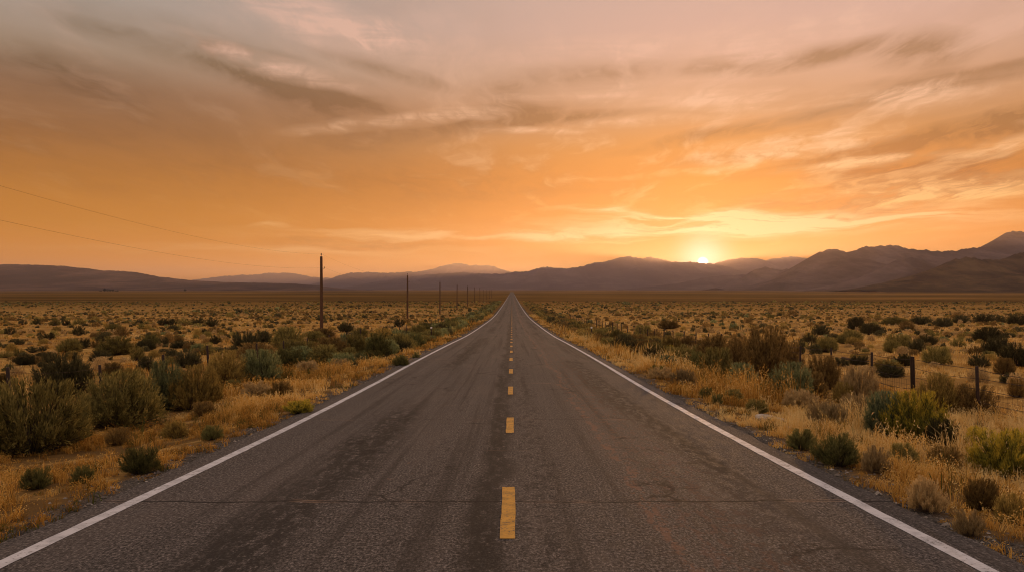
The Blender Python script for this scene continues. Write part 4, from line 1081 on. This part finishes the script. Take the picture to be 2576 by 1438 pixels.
ins_me = mesh_quads('insulator', *lathe([(.001, PH - .02), (.018, PH - .02), (.018, PH + .10), (.052, PH + .11), (.06, PH + .15), (.035, PH + .18), (.05, PH + .21), (.045, PH + .26), (.02, PH + .29), (.001, PH + .29)], 10), INSUL, smooth=True)
sV, sQ = tubes(np.array([[[0, .0, 5.75], [.20, 0, 5.82], [.27, 0, 5.86]]]), np.array([[.018, .016, .014]]), 6)
lV, lQ = lathe([(.001, 5.86), (.045, 5.87), (.05, 5.92), (.03, 5.95), (.042, 5.98), (.036, 6.03), (.001, 6.04)], 10); lV = lV + np.array([.27, 0, 0])
br_me = mesh_quads('bracket', np.vstack([sV, lV]), np.vstack([sQ, lQ + len(sV)]), INSUL, smooth=True)
stV, stQ = lathe([(.001, 0), (.14, 0), (.14, .05), (.001, .05)], 12)
NAMES = ['', 'tallest looking bare wooden utility pole, first in view along the plain', 'second bare utility pole in the row receding to the horizon', 'third utility pole in the row receding to the horizon', 'fourth utility pole in the receding row',
         'fifth utility pole in the receding row', 'sixth utility pole in the receding row', 'seventh utility pole in the receding row', 'eighth utility pole in the receding row', 'ninth tiny utility pole in the receding row',
         'tenth tiny utility pole in the receding row', 'eleventh tiny utility pole, last before the road vanishes']
tops = []
for k in range(0, 12):
    yk = 13.2 + 60.3 * k
    zk = float(ground_z(POLE_X, yk))
    if k == 0:
        tops.append((yk, ZC + 4.55)); continue       # stands outside the picture
    TOP = {1: 637, 2: 688, 3: 706, 4: 711, 5: 714, 6: 717, 7: 719}
    if k in TOP: zk = min(max(ZC + (CY - TOP[k]) / F * yk - PH - .29, zk), zk + 1.0)
    root = empty('utility_pole', (POLE_X, yk, zk), random.uniform(-.2, .2))
    lean = (random.uniform(-.006, .006), random.uniform(-.006, .006))
    root.rotation_euler = (lean[0], lean[1], 0)
    mesh_obj('shaft', shaft_me, root)
    if k < 6:
        mesh_obj('insulator', ins_me, root); mesh_obj('bracket', br_me, root)
    tag(root, NAMES[k], 'utility pole', 'utility poles marching beside the road')
    tops.append((yk, zk + PH + .2))
def power_line(drop, xo, label):
    Ps = []
    for (ya, za), (yb, zb) in zip(tops[:-1], tops[1:]):
        n = 26
        for i in range(n):
            t_ = i / n; Ps.append((POLE_X + xo, ya + (yb - ya) * t_, za + (zb - za) * t_ - drop - 4 * .95 * t_ * (1 - t_)))
    Ps.append((POLE_X + xo, tops[-1][0], tops[-1][1] - drop))
    P = np.array(Ps)[None]
    R = np.full((1, P.shape[1]), .0032)
    V, Q = tubes(P, R, 5)
    tag(mesh_obj('power_line', mesh_quads('power_line', V, Q, METAL, smooth=True)), label, 'wire', 'power lines along the utility poles')
power_line(0.0, 0, 'upper thin power line sagging towards the first utility pole')
power_line(1.24, .27, 'lower thin power line sagging towards the first utility pole')

# ----------------------------------------------------------------- fences
def post_arrays(h, r, square=False):
    n = 8
    return lathe([(.001, -.3), (r, -.3), (r * .97, h * .5), (r * .92, h - .012), (r * .80, h), (.001, h)], n)
def lay_fence(name, label, xf, spots, thick, wires, wire_r, lean=.05, mesh_rng=None):
    root = empty(name, (xf(spots[0][0]), spots[0][0], float(ground_z(xf(spots[0][0]), spots[0][0]))))
    tag(root, label, 'fence')
    base = np.array(root.location)
    def add_part(n_, V, Q, m):
        o = mesh_obj(n_, mesh_quads(n_, V - 0, Q, m, smooth=True), root); return o
    anchors = []
    for i, (yy, hgt) in enumerate(spots):
        x_ = xf(yy); z_ = float(ground_z(x_, yy))
        r_ = .062 if i in thick else random.uniform(.034, .040)
        V, Q = post_arrays(hgt, r_)
        lx, ly = random.uniform(-lean, lean), random.uniform(-lean, lean)
        V[:, 0] += V[:, 2] * lx; V[:, 1] += V[:, 2] * ly
        o = mesh_obj('post', mesh_quads('post', V, Q, POSTW if i in thick else METAL, smooth=True), root, tuple(np.array([x_, yy, z_]) - base))
        if i in thick: o['label'] = 'thick black wooden fence post'
        anchors.append((x_, yy, z_, hgt, lx, ly))
    for f in wires:
        P = []
        for a, b in zip(anchors[:-1], anchors[1:]):
            pa = np.array([a[0] + a[4] * a[3] * f, a[1] + a[5] * a[3] * f, a[2] + a[3] * f]); pb = np.array([b[0] + b[4] * b[3] * f, b[1] + b[5] * b[3] * f, b[2] + b[3] * f])
            sag = random.uniform(.01, .07)
            for k in range(6):
                t_ = k / 6; q = pa * (1 - t_) + pb * t_; q[2] -= 4 * sag * t_ * (1 - t_); P.append(q)
        P.append(pb)
        P = np.array(P)[None] - base
        V, Q = tubes(P, np.full((1, P.shape[1]), wire_r), 4)
        add_part('wire', V, Q, METAL)
    if mesh_rng:
        VV, QQ, o_ = [], [], 0
        for a, b in zip(anchors[:-1], anchors[1:]):
            if not (mesh_rng[0] <= a[1] <= mesh_rng[1]): continue
            segs = []
            for f in np.linspace(.06, .52, 5):
                segs.append([[a[0], a[1], a[2] + f * 1.1], [(a[0] + b[0]) / 2, (a[1] + b[1]) / 2, (a[2] + b[2]) / 2 + f * 1.1 - .02], [b[0], b[1], b[2] + f * 1.1]])
            for t_ in np.arange(.04, 1, .055):
                q = np.array(a[:3]) * (1 - t_) + np.array(b[:3]) * t_
                segs.append([q + [0, 0, .06], q + [0, 0, .3], q + [0, 0, .57]])
            V, Q = tubes(np.array(segs, float) - base, np.full((len(segs), 3), .0028), 3)
            VV.append(V); QQ.append(Q + o_); o_ += len(V)
        add_part('woven_wire', np.vstack(VV), np.vstack(QQ), METAL)
    return root
fx = lambda y: 10.5
R_SPOTS = [(12.2, 1.10), (14.9, 1.12), (17.9, 1.15), (20.8, 1.20), (23.2, 1.14), (26.1, 1.12), (29.0, 1.10), (32.6, 1.08), (36.2, 1.08), (39.7, 1.18), (42.4, 1.05), (45.4, 1.12), (48.6, 1.1), (51.7, 1.05), (55, 1.1), (58.4, 1.12), (61.6, 1.05), (65, 1.1)]
yy_ = 68.5
while yy_ < 150: R_SPOTS.append((yy_, random.uniform(1.02, 1.15))); yy_ += random.uniform(3.0, 3.8)
lay_fence('wire_fence', 'wire fence of thin rusty posts with one thick post on the sunset side', fx, R_SPOTS, {3}, (.30, .55, .76, .94), .0058, .05, (11, 30))
L_SPOTS = [(12.0, 1.1), (15.7, 1.15), (19.2, 1.0), (22.7, 1.12), (26.0, 1.2), (30.8, 1.12), (34.6, 1.05), (38.6, 1.0), (43, 1.1), (47.5, 1.05), (52, 1.1), (56.4, 1.1)]
yy_ = 61
while yy_ < 120: L_SPOTS.append((yy_, random.uniform(1.0, 1.12))); yy_ += random.uniform(4.2, 5.0)
lay_fence('wire_fence', 'sparse wire fence running through the shrubs on the pole side of the road', lambda y: -9.9, L_SPOTS, set(), (.35, .62, .92), .0035, .06)
# two lone posts out on the plain
for (px, py, hg, lab) in ((322, 813, .9, 'lone thin stake standing among shrubs out on the plain'), (458, 793, .8, 'stubby lone post far out on the plain before the second pole')):
    X, Y = at_pixel(px, py)
    V, Q = post_arrays(hg + .15, .045)
    tag(mesh_obj('fence_post', mesh_quads('fence_post', V, Q, METAL, smooth=True), None, (X, Y, float(ground_z(X, Y)))), lab, 'post')
# a fallen rail behind the fence
Xa, Ya = at_pixel(2118, 907); Xb, Yb = at_pixel(2172, 917)
P = np.array([[[Xa, Ya, float(ground_z(Xa, Ya)) + .16], [(Xa + Xb) / 2, (Ya + Yb) / 2, (float(ground_z(Xa, Ya)) + float(ground_z(Xb, Yb))) / 2 + .12], [Xb, Yb, float(ground_z(Xb, Yb)) + .05]]])
V, Q = tubes(P, np.array([[.05, .055, .05]]), 8)
tag(mesh_obj('fallen_rail', mesh_quads('fallen_rail', V, Q, WOOD, smooth=True)), 'fallen wooden rail lying on brush behind the leaning fence posts', 'rail')

# ----------------------------------------------------------------- reflector posts
WHITEP = plain_mat('white_reflector', (.72, .70, .66), (.80, .78, .74), 8, .4, .4)
for (px, py, h_, lab) in ((1488, 853, .98, 'dark roadside marker post with round white reflector on the fence side'), (1085, 853, .98, 'dark roadside marker post with small white reflector on the pole side')):
    X, Y = at_pixel(px, py); z = float(ground_z(X, Y))
    root = empty('reflector_post', (X, Y, z))
    tag(root, lab, 'marker post')
    V, Q = lathe([(.001, -.3), (.042, -.3), (.042, h_ - .01), (.03, h_), (.001, h_)], 8); V[:, 1] *= .6
    mesh_obj('post', mesh_quads('post', V, Q, METAL, smooth=True), root)
    V, Q = lathe([(.001, -.02), (.075, -.02), (.085, -.01), (.085, .012), (.07, .02), (.001, .02)], 16)
    V = V[:, [0, 2, 1]]; V[:, 1] -= .035; V[:, 2] += h_ + (.0 if px > 1288 else -.06)
    mesh_obj('reflector', mesh_quads('reflector', V, Q[:, ::-1], WHITEP, smooth=True), root)

# ----------------------------------------------------------------- far farm trees
BARK = plain_mat('bark', (.05, .036, .026), (.09, .065, .048), .8)
TREEM = foliage_mat('tree_leaves', (.022, .034, .018), (.045, .062, .030), (.080, .10, .05))
def tree(px, base, top, wpx, dist, seed, label, group=None):
    X = (px - CX) / F * dist; z = float(ground_z(X, dist)); h = (base - top) / F * dist; w = wpx / F * dist
    z = ZC + (CY - base) / F * dist if abs(ZC + (CY - base) / F * dist - z) < 1.5 else z
    r = np.random.default_rng(seed)
    root = empty('tree', (X, dist, z - .3)); tag(root, label, 'tree', group)
    limbs = [[[0, 0, 0], [0.02 * h, 0, .3 * h], [0, 0, .75 * h]]]
    for k in range(5):
        a = r.uniform(0, 2 * PI); q = r.uniform(.25, .5) * h
        limbs.append([[0, 0, q], [math.cos(a) * w * .2, math.sin(a) * w * .2, q + .12 * h], [math.cos(a) * w * .36, math.sin(a) * w * .36, q + .3 * h]])
    R = np.array([[.035, .028, .008]] + [[.014, .01, .005]] * 5) * h
    V, Q = tubes(np.array(limbs, float), R, 6)
    mesh_obj('trunk', mesh_quads('trunk', V, Q, BARK, smooth=True), root)
    n = 900
    d = norm(r.normal(size=(n, 3))); rad = r.uniform(.35, 1, n) ** .6 * (1 + .35 * (fbm(d[:, 0] * 2.5 + seed, d[:, 1] * 2.5 + d[:, 2], seed, 2) - .5))
    p = d * rad[:, None] * np.array([w * .5, w * .5, h * .40]) + np.array([0, 0, h * .58])
    V, Q = diamonds(p, norm(r.normal(size=(n, 3))), np.full(n, h * .10) * r.uniform(.6, 1.4, n), np.full(n, h * .06), r)
    mesh_obj('crown', mesh_quads('crown', V, Q, TREEM, np.clip(r.normal(.45, .2, n), 0, 1)), root)
G = 'farm trees below the low ridge'
for i, (px, bs, tp, w, lab) in enumerate([(253, 733, 729.5, 8, 'lowest dark tree at the outer end of the far farm clump'), (263, 733, 724.5, 7, 'tall dark tree of the far farm clump, first high one'), (270, 733, 726, 9, 'broad dark tree in the middle of the far farm clump'),
      (277, 733, 727, 8, 'rounded dark tree just past the middle of the far farm clump'), (284, 733, 726.5, 5, 'narrow dark tree past the middle of the far farm clump'), (291, 733, 730, 7, 'low dark tree towards the poles in the far farm clump'), (296, 733, 728.5, 4, 'small dark tree at the pole end of the far farm clump')]):
    tree(px, bs, tp, w, 2500 + 14 * i, 100 + i, lab, G)
tree(465.5, 729.5, 723.0, 7, 3300, 140, 'lone far tree on the plain between farm clump and first pole')
